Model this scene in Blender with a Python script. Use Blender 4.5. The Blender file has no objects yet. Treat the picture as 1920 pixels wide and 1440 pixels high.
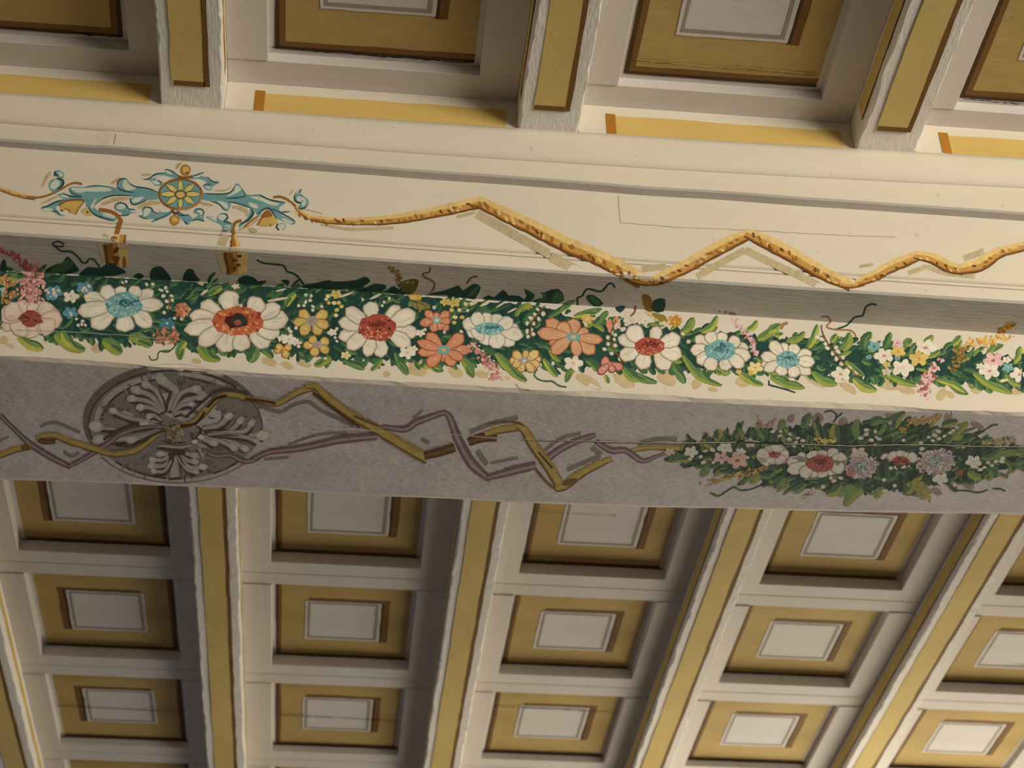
import bpy, bmesh, math, random
from mathutils import Vector, Matrix
from mathutils.bvhtree import BVHTree

random.seed(7)
scn = bpy.context.scene
COL = scn.collection
PI = math.pi

# ---------------------------------------------------------------- camera, world, lights, exposure
ZJ = 3.81                                   # height of the joist undersides above the floor
CAM = Vector((0.9469, -2.1149, ZJ - 2.2112))
AX_R = Vector((0.99447753, -0.10433962, -0.01130001))
AX_U = Vector((-0.05506697, -0.6104262, 0.79015662))
AX_F = Vector((0.08934247, 0.78517074, 0.61280081))
FPX = 3314.6
cam = bpy.data.cameras.new('camera')
cam.sensor_fit = 'HORIZONTAL'
cam.sensor_width = 36.0
cam.lens = FPX / 1920.0 * 36.0
cam.clip_start = 0.05
cam.dof.use_dof = True
cam.dof.focus_distance = 2.98
cam.dof.aperture_fstop = 5.6
camo = bpy.data.objects.new('camera', cam)
COL.objects.link(camo)
m3 = Matrix((AX_R, AX_U, -AX_F)).transposed()
camo.matrix_world = Matrix.Translation(CAM) @ m3.to_4x4()
scn.camera = camo

scn.view_settings.view_transform = 'Standard'
scn.view_settings.look = 'None'
scn.view_settings.gamma = 1.0
scn.view_settings.use_curve_mapping = False
scn.view_settings.exposure = 0.0
scn.cycles.use_denoising = True
scn.cycles.max_bounces = 8
scn.cycles.diffuse_bounces = 5

world = bpy.data.worlds.new('world')
scn.world = world
world.use_nodes = True
bg = world.node_tree.nodes['Background']
bg.inputs[0].default_value = (0.62, 0.74, 1.0, 1)
bg.inputs[1].default_value = 0.35

def area(name, loc, rot, sx, sy, power, colr):
    l = bpy.data.lights.new(name, 'AREA')
    l.shape = 'RECTANGLE'
    l.size, l.size_y = sx, sy
    l.energy = power
    l.color = colr
    o = bpy.data.objects.new(name, l)
    o.location = loc
    o.rotation_euler = rot
    COL.objects.link(o)
    return o

# daylight through the windows: one behind the viewer to the right, one in the far wall, plus an added cool fill
WX = 5.6
area('daylight_near', (4.35, -4.58, 2.35), (-PI / 2, 0, PI), 1.3, 1.9, 288, (1.0, 0.91, 0.735))
area('daylight_far', (3.1, 4.28, 2.62), (PI / 2, 0, PI), 1.2, 1.8, 122, (1.0, 0.885, 0.66))
area('cool_fill', (-2.2, 4.28, 2.62), (PI / 2, 0, PI), 1.2, 1.8, 16, (0.46, 0.60, 1.0))  # cool fill lamp added to turn the far-left bay bluish

# ---------------------------------------------------------------- helpers
def lin(c):
    c = c / 255.0
    return c / 12.92 if c <= 0.04045 else ((c + 0.055) / 1.055) ** 2.4

def rgb(r, g, b):
    return (lin(r), lin(g), lin(b), 1.0)

def hx(h):
    return (lin(int(h[0:2], 16)), lin(int(h[2:4], 16)), lin(int(h[4:6], 16)), 1.0)

MATS = {}
def paint(name, c, vary=0.05, scale=6.0, stretch=(1, 1, 1), bump=0.25, fine=140.0, lump=22.0, dist=0.002, rough=0.78, dirt=0.0, vcol=False, spec=0.10, mixf=0.45):
    """limewash / oil paint: base colour with slight mottling, brush grain and lumpy relief"""
    m = bpy.data.materials.new(name)
    m.use_nodes = True
    nt = m.node_tree
    b = nt.nodes['Principled BSDF']
    b.inputs['Roughness'].default_value = rough
    b.inputs['Specular IOR Level'].default_value = spec
    tc = nt.nodes.new('ShaderNodeTexCoord')
    mp = nt.nodes.new('ShaderNodeMapping')
    mp.inputs['Scale'].default_value = stretch
    nt.links.new(tc.outputs['Object'], mp.inputs['Vector'])
    n1 = nt.nodes.new('ShaderNodeTexNoise')
    n1.inputs['Scale'].default_value = scale
    n1.inputs['Detail'].default_value = 5
    n1.inputs['Roughness'].default_value = 0.65
    nt.links.new(mp.outputs['Vector'], n1.inputs['Vector'])
    mr = nt.nodes.new('ShaderNodeMapRange')
    mr.inputs['From Min'].default_value = 0.3
    mr.inputs['From Max'].default_value = 0.7
    mr.inputs['To Min'].default_value = 1 - vary
    mr.inputs['To Max'].default_value = 1 + vary
    nt.links.new(n1.outputs['Fac'], mr.inputs['Value'])
    mx = nt.nodes.new('ShaderNodeVectorMath')
    mx.operation = 'SCALE'
    nt.links.new(mr.outputs['Result'], mx.inputs['Scale'])
    if vcol:
        at = nt.nodes.new('ShaderNodeAttribute')
        at.attribute_name = 'Col'
        nt.links.new(at.outputs['Color'], mx.inputs[0])
    else:
        mx.inputs[0].default_value = c[:3]
    out = mx.outputs['Vector']
    if dirt > 0:
        n3 = nt.nodes.new('ShaderNodeTexNoise')
        n3.inputs['Scale'].default_value = 55
        n3.inputs['Detail'].default_value = 3
        nt.links.new(tc.outputs['Object'], n3.inputs['Vector'])
        r3 = nt.nodes.new('ShaderNodeMapRange')
        r3.inputs['From Min'].default_value = 0.70
        r3.inputs['From Max'].default_value = 0.76
        r3.inputs['To Min'].default_value = 0.0
        r3.inputs['To Max'].default_value = dirt
        nt.links.new(n3.outputs['Fac'], r3.inputs['Value'])
        mi = nt.nodes.new('ShaderNodeMix')
        mi.data_type = 'RGBA'
        nt.links.new(r3.outputs['Result'], mi.inputs['Factor'])
        nt.links.new(out, mi.inputs['A'])
        mi.inputs['B'].default_value = (c[0] * .35, c[1] * .33, c[2] * .3, 1)
        out = mi.outputs['Result']
    nt.links.new(out, b.inputs['Base Color'])
    nf = nt.nodes.new('ShaderNodeTexNoise')
    nf.inputs['Scale'].default_value = fine
    nf.inputs['Detail'].default_value = 4
    nt.links.new(mp.outputs['Vector'], nf.inputs['Vector'])
    nl = nt.nodes.new('ShaderNodeTexNoise')
    nl.inputs['Scale'].default_value = lump
    nl.inputs['Detail'].default_value = 3
    nt.links.new(tc.outputs['Object'], nl.inputs['Vector'])
    ad = nt.nodes.new('ShaderNodeMath')
    ad.operation = 'MULTIPLY_ADD'
    ad.inputs[1].default_value = mixf
    nt.links.new(nf.outputs['Fac'], ad.inputs[0])
    nt.links.new(nl.outputs['Fac'], ad.inputs[2])
    bp = nt.nodes.new('ShaderNodeBump')
    bp.inputs['Strength'].default_value = bump
    bp.inputs['Distance'].default_value = dist
    nt.links.new(ad.outputs['Value'], bp.inputs['Height'])
    nt.links.new(bp.outputs['Normal'], b.inputs['Normal'])
    MATS[name] = m
    return m

def dark_mat(name, c):
    m = bpy.data.materials.new(name)
    m.use_nodes = True
    b = m.node_tree.nodes['Principled BSDF']
    b.inputs['Base Color'].default_value = c
    b.inputs['Roughness'].default_value = 0.9
    MATS[name] = m
    return m

CREAM = (0.74, 0.68, 0.58, 1)
paint('cream_paint', CREAM, vary=0.035, bump=0.22, stretch=(0.35, 1, 1), dirt=0.25)
paint('cream_joist', (0.86, 0.83, 0.79, 1), vary=0.07, bump=0.6, stretch=(1, 0.22, 1), fine=230, dist=0.003, mixf=0.7, dirt=0.35)
paint('cream_frame', (0.66, 0.625, 0.60, 1), vary=0.05, bump=0.35, stretch=(1, 0.5, 1), dirt=0.3)
paint('shaded_ledge', (0.50, 0.475, 0.44, 1), vary=0.10, bump=0.9, stretch=(0.2, 1, 1), fine=170, dirt=0.2)  # cream darkened to carry the shade under band and fascia
paint('grey_soffit', (0.70, 0.645, 0.655, 1), vary=0.09, scale=18, bump=0.7, stretch=(0.35, 1, 1), fine=190, lump=11, dist=0.0055, dirt=0.45, mixf=0.42)
paint('ochre_paint', (0.68, 0.51, 0.195, 1), vary=0.10, bump=0.35, stretch=(1, 0.4, 1), dirt=0.25)
paint('ochre_field', (0.48, 0.345, 0.135, 1), vary=0.14, bump=0.7, stretch=(0.4, 1, 1), dirt=0.3)
paint('ochre_bright', (0.66, 0.47, 0.155, 1), vary=0.08, bump=0.2, stretch=(0.4, 1, 1))
paint('brown_paint', (0.20, 0.105, 0.035, 1), vary=0.18, bump=0.35, stretch=(0.6, 1, 1))
paint('umber_paint', (0.085, 0.048, 0.024, 1), vary=0.18, bump=0.3, stretch=(0.6, 1, 1))
paint('orange_paint', (0.42, 0.19, 0.03, 1), vary=0.14, bump=0.3)
paint('white_square', (0.67, 0.64, 0.635, 1), vary=0.05, bump=0.5, stretch=(0.4, 1, 1), dirt=0.3)
paint('grey_line', (0.34, 0.31, 0.25, 1), vary=0.10, bump=0.3)
paint('mural_paint', (0, 0, 0, 1), vary=0.10, scale=45, bump=0.35, fine=220, lump=60, dist=0.0016, vcol=True, rough=0.75)
paint('plaster_wall', (0.20, 0.185, 0.175, 1), vary=0.05, bump=0.2)
paint('floor_tile', (0.075, 0.07, 0.075, 1), vary=0.15, bump=0.1, rough=0.4)
paint('window_wood', (0.35, 0.25, 0.15, 1), vary=0.1, bump=0.2)
dark_mat('crack_dark', (0.025, 0.02, 0.015, 1))

def new_mesh(name, verts, faces, mat, parent=None, loc=(0, 0, 0), smooth=False, cols=None):
    me = bpy.data.meshes.new(name)
    me.from_pydata([tuple(v) for v in verts], [], faces)
    me.update()
    if smooth:
        me.polygons.foreach_set('use_smooth', [True] * len(me.polygons))
    if mat:
        me.materials.append(MATS[mat] if isinstance(mat, str) else mat)
    if cols is not None:
        a = me.color_attributes.new('Col', 'FLOAT_COLOR', 'POINT')
        flat = []
        for c in cols:
            flat += [c[0], c[1], c[2], 1.0]
        a.data.foreach_set('color', flat)
    o = bpy.data.objects.new(name, me)
    o.location = loc
    COL.objects.link(o)
    if parent is not None:
        o.parent = parent
    return o

def empty(name, loc, label=None, cat=None, group=None):
    o = bpy.data.objects.new(name, None)
    o.empty_display_size = 0.05
    o.location = loc
    COL.objects.link(o)
    if label: o['label'] = label
    if cat: o['category'] = cat
    if group: o['group'] = group
    return o

def box_data(x0, x1, y0, y1, z0, z1, bev=0.0):
    v = [(x0, y0, z0), (x1, y0, z0), (x1, y1, z0), (x0, y1, z0), (x0, y0, z1), (x1, y0, z1), (x1, y1, z1), (x0, y1, z1)]
    f = [(0, 3, 2, 1), (4, 5, 6, 7), (0, 1, 5, 4), (1, 2, 6, 5), (2, 3, 7, 6), (3, 0, 4, 7)]
    return v, f

def box(name, x0, x1, y0, y1, z0, z1, mat, parent=None, loc=(0, 0, 0), bev=0.0):
    if bev > 0:
        bm = bmesh.new()
        v, f = box_data(x0, x1, y0, y1, z0, z1)
        vs = [bm.verts.new(q) for q in v]
        for q in f:
            bm.faces.new([vs[i] for i in q])
        bmesh.ops.bevel(bm, geom=bm.edges[:], offset=bev, segments=1, affect='EDGES', profile=0.5)
        me = bpy.data.meshes.new(name)
        bm.to_mesh(me); bm.free()
        me.materials.append(MATS[mat])
        o = bpy.data.objects.new(name, me)
        o.location = loc
        COL.objects.link(o)
        o.parent = parent
        return o
    v, f = box_data(x0, x1, y0, y1, z0, z1)
    return new_mesh(name, v, f, mat, parent, loc)

def boxes(name, lst, mat, parent=None, loc=(0, 0, 0)):
    V, Fc = [], []
    for b in lst:
        v, f = box_data(*b)
        n = len(V)
        V += v
        Fc += [tuple(i + n for i in q) for q in f]
    return new_mesh(name, V, Fc, mat, parent, loc)

def lerp_table(tab, x, col):
    if x <= tab[0][0]:
        return tab[0][col]
    for i in range(len(tab) - 1):
        if x <= tab[i + 1][0]:
            t = (x - tab[i][0]) / (tab[i + 1][0] - tab[i][0])
            return tab[i][col] * (1 - t) + tab[i + 1][col] * t
    return tab[-1][col]

def hash1(i, seed=0):
    return random.Random(i * 7919 + seed * 104729).random()

def wob(x, seed, amp, per):
    """smooth value noise"""
    t = x / per
    i = math.floor(t)
    u = t - i
    u = u * u * (3 - 2 * u)
    return amp * (2 * (hash1(i, seed) * (1 - u) + hash1(i + 1, seed) * u) - 1)
# ---------------------------------------------------------------- room shell
RX0, RX1, RY0, RY1 = -3.6, WX, -4.6, 4.3
SLAB = ZJ + 0.105
def structure(o):
    o['kind'] = 'structure'
    return o
structure(box('floor', RX0, RX1, RY0, RY1, -0.1, 0.0, 'floor_tile'))
structure(box('ceiling', RX0 - .15, RX1 + .15, RY0 - .15, RY1 + .15, SLAB, SLAB + 0.15, 'cream_frame'))
structure(box('wall_left', RX0 - .15, RX0, RY0, RY1, 0, SLAB, 'plaster_wall'))
zs0, zs1 = 1.38, 3.56
structure(box('wall_right', RX1, RX1 + .15, RY0, RY1, 0, SLAB, 'plaster_wall'))
def wall_x(name, y0, y1, wins):
    L = [(RX0 - .15, RX1 + .15, y0, y1, 0, zs0), (RX0 - .15, RX1 + .15, y0, y1, zs1, SLAB)]
    x = RX0 - .15
    for wx in wins:
        L.append((x, wx - .66, y0, y1, zs0, zs1)); x = wx + .66
    L.append((x, RX1 + .15, y0, y1, zs0, zs1))
    structure(boxes(name, L, 'plaster_wall'))
wall_x('wall_back', RY0 - .15, RY0, [4.35])
wall_x('wall_front', RY1, RY1 + .15, [-2.2, 3.1])
def window_frame(name, cx, cy):
    hw, d = 0.66, 0.03
    parts = [(-hw, -hw + .06, zs0, zs1), (hw - .06, hw, zs0, zs1), (-hw + .06, hw - .06, zs0, zs0 + .06), (-hw + .06, hw - .06, zs1 - .06, zs1), (-.03, .03, zs0 + .06, zs1 - .06)]
    structure(boxes(name, [(cx + a, cx + b, cy - d, cy + d, z0, z1) for a, b, z0, z1 in parts], 'window_wood'))
window_frame('window_1', 4.35, RY0 - .08)
window_frame('window_2', 3.1, RY1 + .08)
window_frame('fill_window', -2.2, RY1 + .08)  # added opening that houses the cool fill lamp

# ---------------------------------------------------------------- main beam
# stations along the beam: x, cornice y, roll z, fascia z, frieze y, frieze z, ledge z, garland y, soffit z, far edge y
ST = [
 (0.30, 0.0018, -0.0528, -0.0923, 0.0368, -0.2436, -0.2843, 0.1279, -0.4581, 0.4851),
 (0.50, 0.0026, -0.0550, -0.0935, 0.0382, -0.2442, -0.2848, 0.1269, -0.4623, 0.4729),
 (0.70, 0.0035, -0.0571, -0.0956, 0.0394, -0.2459, -0.2863, 0.1248, -0.4682, 0.4617),
 (0.90, 0.0036, -0.0587, -0.0980, 0.0399, -0.2480, -0.2882, 0.1227, -0.4728, 0.4558),
 (1.10, 0.0031, -0.0597, -0.1008, 0.0396, -0.2505, -0.2906, 0.1205, -0.4761, 0.4518),
 (1.30, 0.0020, -0.0601, -0.1039, 0.0386, -0.2535, -0.2933, 0.1183, -0.4781, 0.4474),
 (1.50, 0.0003, -0.0600, -0.1074, 0.0368, -0.2568, -0.2966, 0.1161, -0.4788, 0.4412),
 (1.70, -0.0021, -0.0594, -0.1113, 0.0343, -0.2605, -0.3002, 0.1139, -0.4783, 0.4331),
 (1.90, -0.0051, -0.0582, -0.1154, 0.0310, -0.2646, -0.3042, 0.1117, -0.4766, 0.4238),
 (2.10, -0.0087, -0.0566, -0.1197, 0.0272, -0.2687, -0.3083, 0.1095, -0.4752, 0.4126)]
def S(x, c):
    return lerp_table(ST, x, c)
XS = [RX0 + 0.02] + [-1.2 + 0.6 * i for i in range(2)] + [0.0 + 0.02 * i for i in range(126)] + [2.9, 3.6, RX1 - 0.02]
MID = 0.285

def extrude_x(name, prof, mat, parent, xs=XS, smooth=False):
    V, Fc = [], []
    n = None
    for x in xs:
        pr = prof(x)
        n = len(pr)
        V += [(x, y, ZJ + z) for (y, z) in pr]
    for i in range(len(xs) - 1):
        for k in range(n):
            a, b = i * n + k, i * n + (k + 1) % n
            Fc.append((a, a + n, b + n, b))
    Fc.append(tuple(range(n)))
    Fc.append(tuple((len(xs) - 1) * n + k for k in reversed(range(n))))
    o = new_mesh(name, V, Fc, mat, parent, tuple(-q for q in parent.location), smooth)
    bm = bmesh.new()
    bm.from_mesh(o.data)
    bmesh.ops.recalc_face_normals(bm, faces=bm.faces[:])
    bm.to_mesh(o.data)
    bm.free()
    return o

beam = empty('main_beam', (1.0, MID, ZJ - 0.48), 'massive cream and grey ceiling beam painted with a flower garland, ribbons and rosette', 'beam')

def p_roll(x):
    y, z = S(x, 1), S(x, 2)
    pts = [(y, 0.0)]
    for k in range(1, 9):
        a = k / 8 * PI / 2
        pts.append((y + 0.018 * (1 - math.cos(a)), z * math.sin(a)))
    return [(0.16, 0.0)] + pts + [(0.16, z)]
def p_fascia(x):
    y, z0, z1 = S(x, 1) + 0.018, S(x, 2), S(x, 3)
    y += 0.0015 if 0.0 < x < 0.515 else 0.0
    z1 += wob(x, 3, 0.0012, 0.13)
    return [(0.16, z0), (y, z0 - 0.0005), (y - 0.001, z1 + 0.003), (y + 0.002, z1), (0.16, z1)]
def p_frieze(x):
    y, z0, z1 = S(x, 4), S(x, 3) + 0.002, S(x, 5)
    return [(0.18, z0), (y, z0), (y - 0.0008, (z0 + z1) / 2), (y, z1 + 0.002), (y + 0.003, z1), (0.18, z1)]
def p_bead(x):
    y, z = S(x, 4), S(x, 5)
    return [(0.18, z), (y + 0.007, z), (y + 0.007, z - 0.0018), (y + 0.0015, z - 0.0022), (y + 0.0002, z - 0.0045), (y + 0.0015, z - 0.0082), (y + 0.006, z - 0.0088), (y + 0.006, z - 0.0105), (0.18, z - 0.0105)]
def p_band(x):
    y, z0, z1 = S(x, 4), S(x, 5) - 0.0105, S(x, 6)
    return [(0.18, z0), (y + 0.002, z0), (y, z0 - 0.002), (y - 0.0005, z1 + 0.0035), (y + 0.003, z1), (0.18, z1)]
def p_core(x):
    yg, zl, ya = S(x, 7), S(x, 8), S(x, 9)
    zd = S(x, 6)
    e1 = wob(x, 11, 0.003, 0.09) + wob(x, 12, 0.0016, 0.03)
    e2 = wob(x, 13, 0.0035, 0.16) + wob(x, 14, 0.0014, 0.04)
    w1 = wob(x, 15, 0.0015, 0.2)
    return [(yg + 0.012, -0.02), (yg, zd + 0.01), (yg, zd - 0.001), (yg + w1 * .4, (zd + zl) / 2), (yg + 0.001, zl + 0.010 + e1), (yg + 0.003, zl + 0.004 + e1), (yg + 0.0105, zl + 0.0005),
            (yg + 0.09, zl + w1 + 0.001), ((yg + ya) / 2, zl + 0.001 - w1), (ya - 0.012, zl), (ya - 0.003 + e2, zl + 0.0025), (ya + e2, zl + 0.010), (ya + e2 * .5, zl + 0.05), (ya, -0.02)]
p1 = extrude_x('cornice_roll', p_roll, 'cream_paint', beam, smooth=False)
p2 = extrude_x('fascia_board', p_fascia, 'cream_paint', beam)
p3 = extrude_x('frieze_board', p_frieze, 'cream_paint', beam)
p4 = extrude_x('bead_moulding', p_bead, 'cream_paint', beam)
p5 = extrude_x('band_moulding', p_band, 'cream_paint', beam)
p6 = extrude_x('beam_core', p_core, 'cream_paint', beam)
for pth in p1.data.polygons:
    pth.use_smooth = True
# underside faces of the core are painted grey; under band and fascia, shade is coloured into the cream
def assign(o, mat, test):
    o.data.materials.append(MATS[mat])
    for f in o.data.polygons:
        if test(f):
            f.material_index = 1
assign(p6, 'grey_soffit', lambda f: f.normal.z < -0.965)
assign(p5, 'shaded_ledge', lambda f: f.normal.z < -0.7)
assign(p2, 'shaded_ledge', lambda f: f.normal.z < -0.7)
# the far side of the beam repeats the mouldings, unseen and coloured dark to cut bounced light
def mirror(fn, yb):
    def g(x):
        return [(2 * MID - y, z) for (y, z) in reversed(fn(x))]
    return g
XF = [RX0 + 0.02, 0.0, 1.0, 2.0, 3.0, RX1 - 0.02]
extrude_x('cornice_roll', mirror(p_roll, 0), 'brown_paint', beam, XF)
extrude_x('fascia_board', mirror(p_fascia, 0), 'brown_paint', beam, XF)
def p_frieze_far(x):
    z0, z1 = S(x, 3) + 0.002, S(x, 6)
    y0 = S(x, 9) + 0.004
    return [(y0, z1), (2 * MID - S(x, 4), z1), (2 * MID - S(x, 4), z0), (y0, z0)]
extrude_x('frieze_board', p_frieze_far, 'brown_paint', beam, XF)

# ---------------------------------------------------------------- joists
JW = 0.105
JX = {-2: -1.2, -1: -0.6, 0: 0.012, 1: 0.598, 2: 1.2045, 3: 1.799, 4: 2.401, 5: 3.0, 6: 3.6}
FRAME_Z = 0.071
NEAR_END, FAR_END = -1.62, 4.20
def joist_mesh(name, y0, y1, parent, seed, fine=True, y_end_clean=True):
    step = 0.012 if fine else 0.06
    n = int((y1 - y0) / step)
    V, Fc = [], []
    for i in range(n + 1):
        y = y0 + (y1 - y0) * i / n
        jl = wob(y, seed, 0.0022, 0.07) + wob(y, seed + 1, 0.0016, 0.02)
        jr = wob(y, seed + 2, 0.0022, 0.07) + wob(y, seed + 3, 0.0016, 0.02)
        zz = wob(y, seed + 4, 0.0012, 0.3)
        cl = 0.0025 + abs(wob(y, seed + 5, 0.003, 0.025))
        cr = 0.0025 + abs(wob(y, seed + 6, 0.003, 0.025))
        ring = [(0.0, y, FRAME_Z + 0.03), (0.0 + jl * .3, y, cl), (cl * .8 + jl, y, zz), (JW - cr * .8 + jr, y, zz), (JW + jr * .3, y, cr), (JW, y, FRAME_Z + 0.03)]
        V += ring
    m = 6
    for i in range(n):
        for k in range(m):
            a, b = i * m + k, i * m + (k + 1) % m
            Fc.append((a, b, b + m, a + m))
    Fc.append(tuple(reversed(range(m))))
    Fc.append(tuple(n * m + k for k in range(m)))
    return new_mesh(name, V, Fc, 'cream_joist', parent)

def strip(name, mat, parent, fn, y0, y1, x0, x1, seed, step=0.012, amp=0.0012, loc=(0, 0, 0)):
    """hand-edged painted band along local y; fn(u, y) -> point for the cross coordinate u"""
    n = max(2, int((y1 - y0) / step))
    V, Fc = [], []
    for i in range(n + 1):
        y = y0 + (y1 - y0) * i / n
        a = x0 + wob(y, seed, amp, 0.05)
        b = x1 + wob(y, seed + 1, amp, 0.05)
        V += [fn(a, y), fn(b, y)]
    for i in range(n):
        Fc.append((2 * i, 2 * i + 1, 2 * i + 3, 2 * i + 2))
    return new_mesh(name, V, Fc, mat, parent, loc)

ORD = {0: 'leftmost', 1: 'second from left', 2: 'third from left', 3: 'fourth from left', 4: 'rightmost'}
def make_joist(k, side):
    x = JX[k]
    if side == 'near':
        y0, y1 = NEAR_END, S(x + .05, 1) + 0.010
        lbl = {1: 'painted joist above the beam, leftmost of three, its right flank lit cream', 2: 'painted joist above the beam, middle of the three, clean right edge',
               3: 'painted joist above the beam, rightmost of three, with peeling left edge'}.get(k, 'painted ceiling joist on the near side, outside the picture')
        g = 'joists on the near side of the beam'
    else:
        y0, y1 = 2 * MID - S(x + .05, 1) - 0.010, FAR_END
        lbl = {0: 'painted joist cut by the left picture edge at lower left', 1: 'painted joist below the beam, first right of the lower-left corner one',
               2: 'painted joist below the beam, in the middle of the lower row of five', 3: 'painted joist below the beam, second from the right, ochre stripe',
               4: 'painted joist at the lower right with the strongest slant, ochre stripe',5: 'painted joist barely entering at the lower right corner'}.get(k, 'painted ceiling joist on the far side, outside the picture')
        g = 'joists on the far side of the beam'
    j = empty('ceiling_joist', (x, (y0 + y1) / 2, ZJ), lbl, 'joist', g)
    oy = j.location.y
    fine = (0 <= k <= 4)
    body = joist_mesh('joist_body', y0 - oy, y1 - oy, j, 40 + k * 10 + (5 if side == 'far' else 0), fine)
    ye0, ye1 = y0 - oy + 0.03, y1 - oy - (0.058 if side == 'near' else 0.02)
    st = 0.012 if fine else 0.2
    dn = lambda u, y: (u, y, -0.0022)
    sd = 200 + k * 20 + (7 if side == 'far' else 0)
    strip('painted_stripe', 'ochre_paint', j, dn, ye0, ye1, 0.021, 0.080, sd, st)
    strip('painted_shade_line', 'brown_paint', j, lambda u, y: (u, y, -0.0026), ye0, ye1, 0.0745, 0.0835, sd + 3, st)
    if side == 'near':
        strip('painted_shade_line', 'brown_paint', j, lambda u, y: (u, y, -0.0026), ye1 - 0.010, ye1 + 0.001, 0.023, 0.0745, sd + 5, 0.004)
    # flank stripes
    strip('flank_stripe', 'ochre_paint', j, lambda u, y: (-0.0012, y, u), ye0, ye1, 0.020, 0.060, sd + 6, st)
    strip('flank_line', 'umber_paint', j, lambda u, y: (-0.0016, y, u), ye0, ye1, 0.0185, 0.0215, sd + 8, st, 0.0006)
    strip('flank_stripe', 'ochre_bright', j, lambda u, y: (JW + 0.0012, y, u), ye0, ye1, 0.030, 0.050, sd + 9, st)
    return j
for k in (-1, 0, 1, 2, 3, 4, 5):
    make_joist(k, 'near')
for k in (-1, 0, 1, 2, 3, 4, 5):
    make_joist(k, 'far')

# ---------------------------------------------------------------- infill boards between the joists on top of the cornice
for k in (-1, 0, 1, 2, 3, 4):
    for side in ('near', 'far'):
        xa, xb = JX[k] + JW + 0.0005, JX[k + 1] - 0.0005
        xm = (xa + xb) / 2
        yb = S(xm, 1) + 0.004
        inv = tuple(-q for q in beam.location)
        if side == 'near':
            ib = box('infill_board', xa, xb, yb, yb + 0.02, ZJ, ZJ + FRAME_Z - 0.0005, 'cream_paint', beam, inv)
            zz0, zz1 = 0.0008, 0.0475
            def fz(u, y, yb=yb):
                return (y, yb - 0.0006, ZJ + u)
            # lateral stripe: strip() runs along its second argument, here x
            strip('painted_stripe', 'ochre_bright', ib, fz, xa + 0.058, xb - 0.02, zz0, zz1, 500 + k * 4, 0.02, 0.0015)
            strip('painted_end', 'orange_paint', ib, lambda u, y, yb=yb: (y, yb - 0.001, ZJ + u), xa + 0.049, xa + 0.066, zz0, zz1 + .004, 600 + k * 4, 0.004, 0.0025)
        else:
            box('infill_board', xa, xb, 2 * MID - yb - 0.02, 2 * MID - yb, ZJ, ZJ + FRAME_Z - 0.0005, 'cream_paint', beam, inv)

# ---------------------------------------------------------------- coffers
PITCH = 0.510
PZ = 0.091                 # panel face
def frame_quad(x0, x1, y0, y1, z, seed, amp=0.0012, n=10):
    """hand-painted rectangle: wavy outline, fan from the centre"""
    pts = []
    for i in range(n):
        t = i / n
        pts.append((x0 + (x1 - x0) * t, y0 + wob(t * .3, seed, amp, .05)))
    for i in range(n):
        t = i / n
        pts.append((x1 + wob(t * .3, seed + 1, amp, .05), y0 + (y1 - y0) * t))
    for i in range(n):
        t = i / n
        pts.append((x1 - (x1 - x0) * t, y1 + wob(t * .3, seed + 2, amp, .05)))
    for i in range(n):
        t = i / n
        pts.append((x0 + wob(t * .3, seed + 3, amp, .05), y1 - (y1 - y0) * t))
    V = [((x0 + x1) / 2, (y0 + y1) / 2, z)] + [(a, b, z) for a, b in pts]
    m = len(pts)
    return V, [(0, 1 + (i + 1) % m, 1 + i) for i in range(m)]

def quad_obj(name, mat, parent, rects, z, seed, amp=0.0012):
    V, Fc = [], []
    for i, (a, b, c, d) in enumerate(rects):
        v, f = frame_quad(a, b, c, d, z - 0.00012 * i, seed + 5 * i, amp)
        n = len(V)
        V += v
        Fc += [tuple(q + n for q in g) for g in f]
    return new_mesh(name, V, Fc, mat, parent)

def crack(name, parent, pts, w, z, seed, mat='crack_dark'):
    """ragged hairline along local points (x, y)"""
    rnd = random.Random(seed)
    path = []
    for i in range(len(pts) - 1):
        (xa, ya), (xb, yb) = pts[i], pts[i + 1]
        n = max(2, int(math.hypot(xb - xa, yb - ya) / 0.006))
        for k in range(n):
            t = k / n
            path.append((xa + (xb - xa) * t + rnd.uniform(-.0006, .0006), ya + (yb - ya) * t + rnd.uniform(-.0011, .0011)))
    path.append(pts[-1])
    V, Fc = [], []
    for i, (x, y) in enumerate(path):
        ww = w * rnd.uniform(0.25, 1.2) * (0.2 if i in (0, len(path) - 1) else 1)
        V += [(x, y - ww / 2, z), (x, y + ww / 2, z)]
    for i in range(len(path) - 1):
        Fc.append((2 * i, 2 * i + 1, 2 * i + 3, 2 * i + 2))
    return new_mesh(name, V, Fc, mat, parent)

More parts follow.
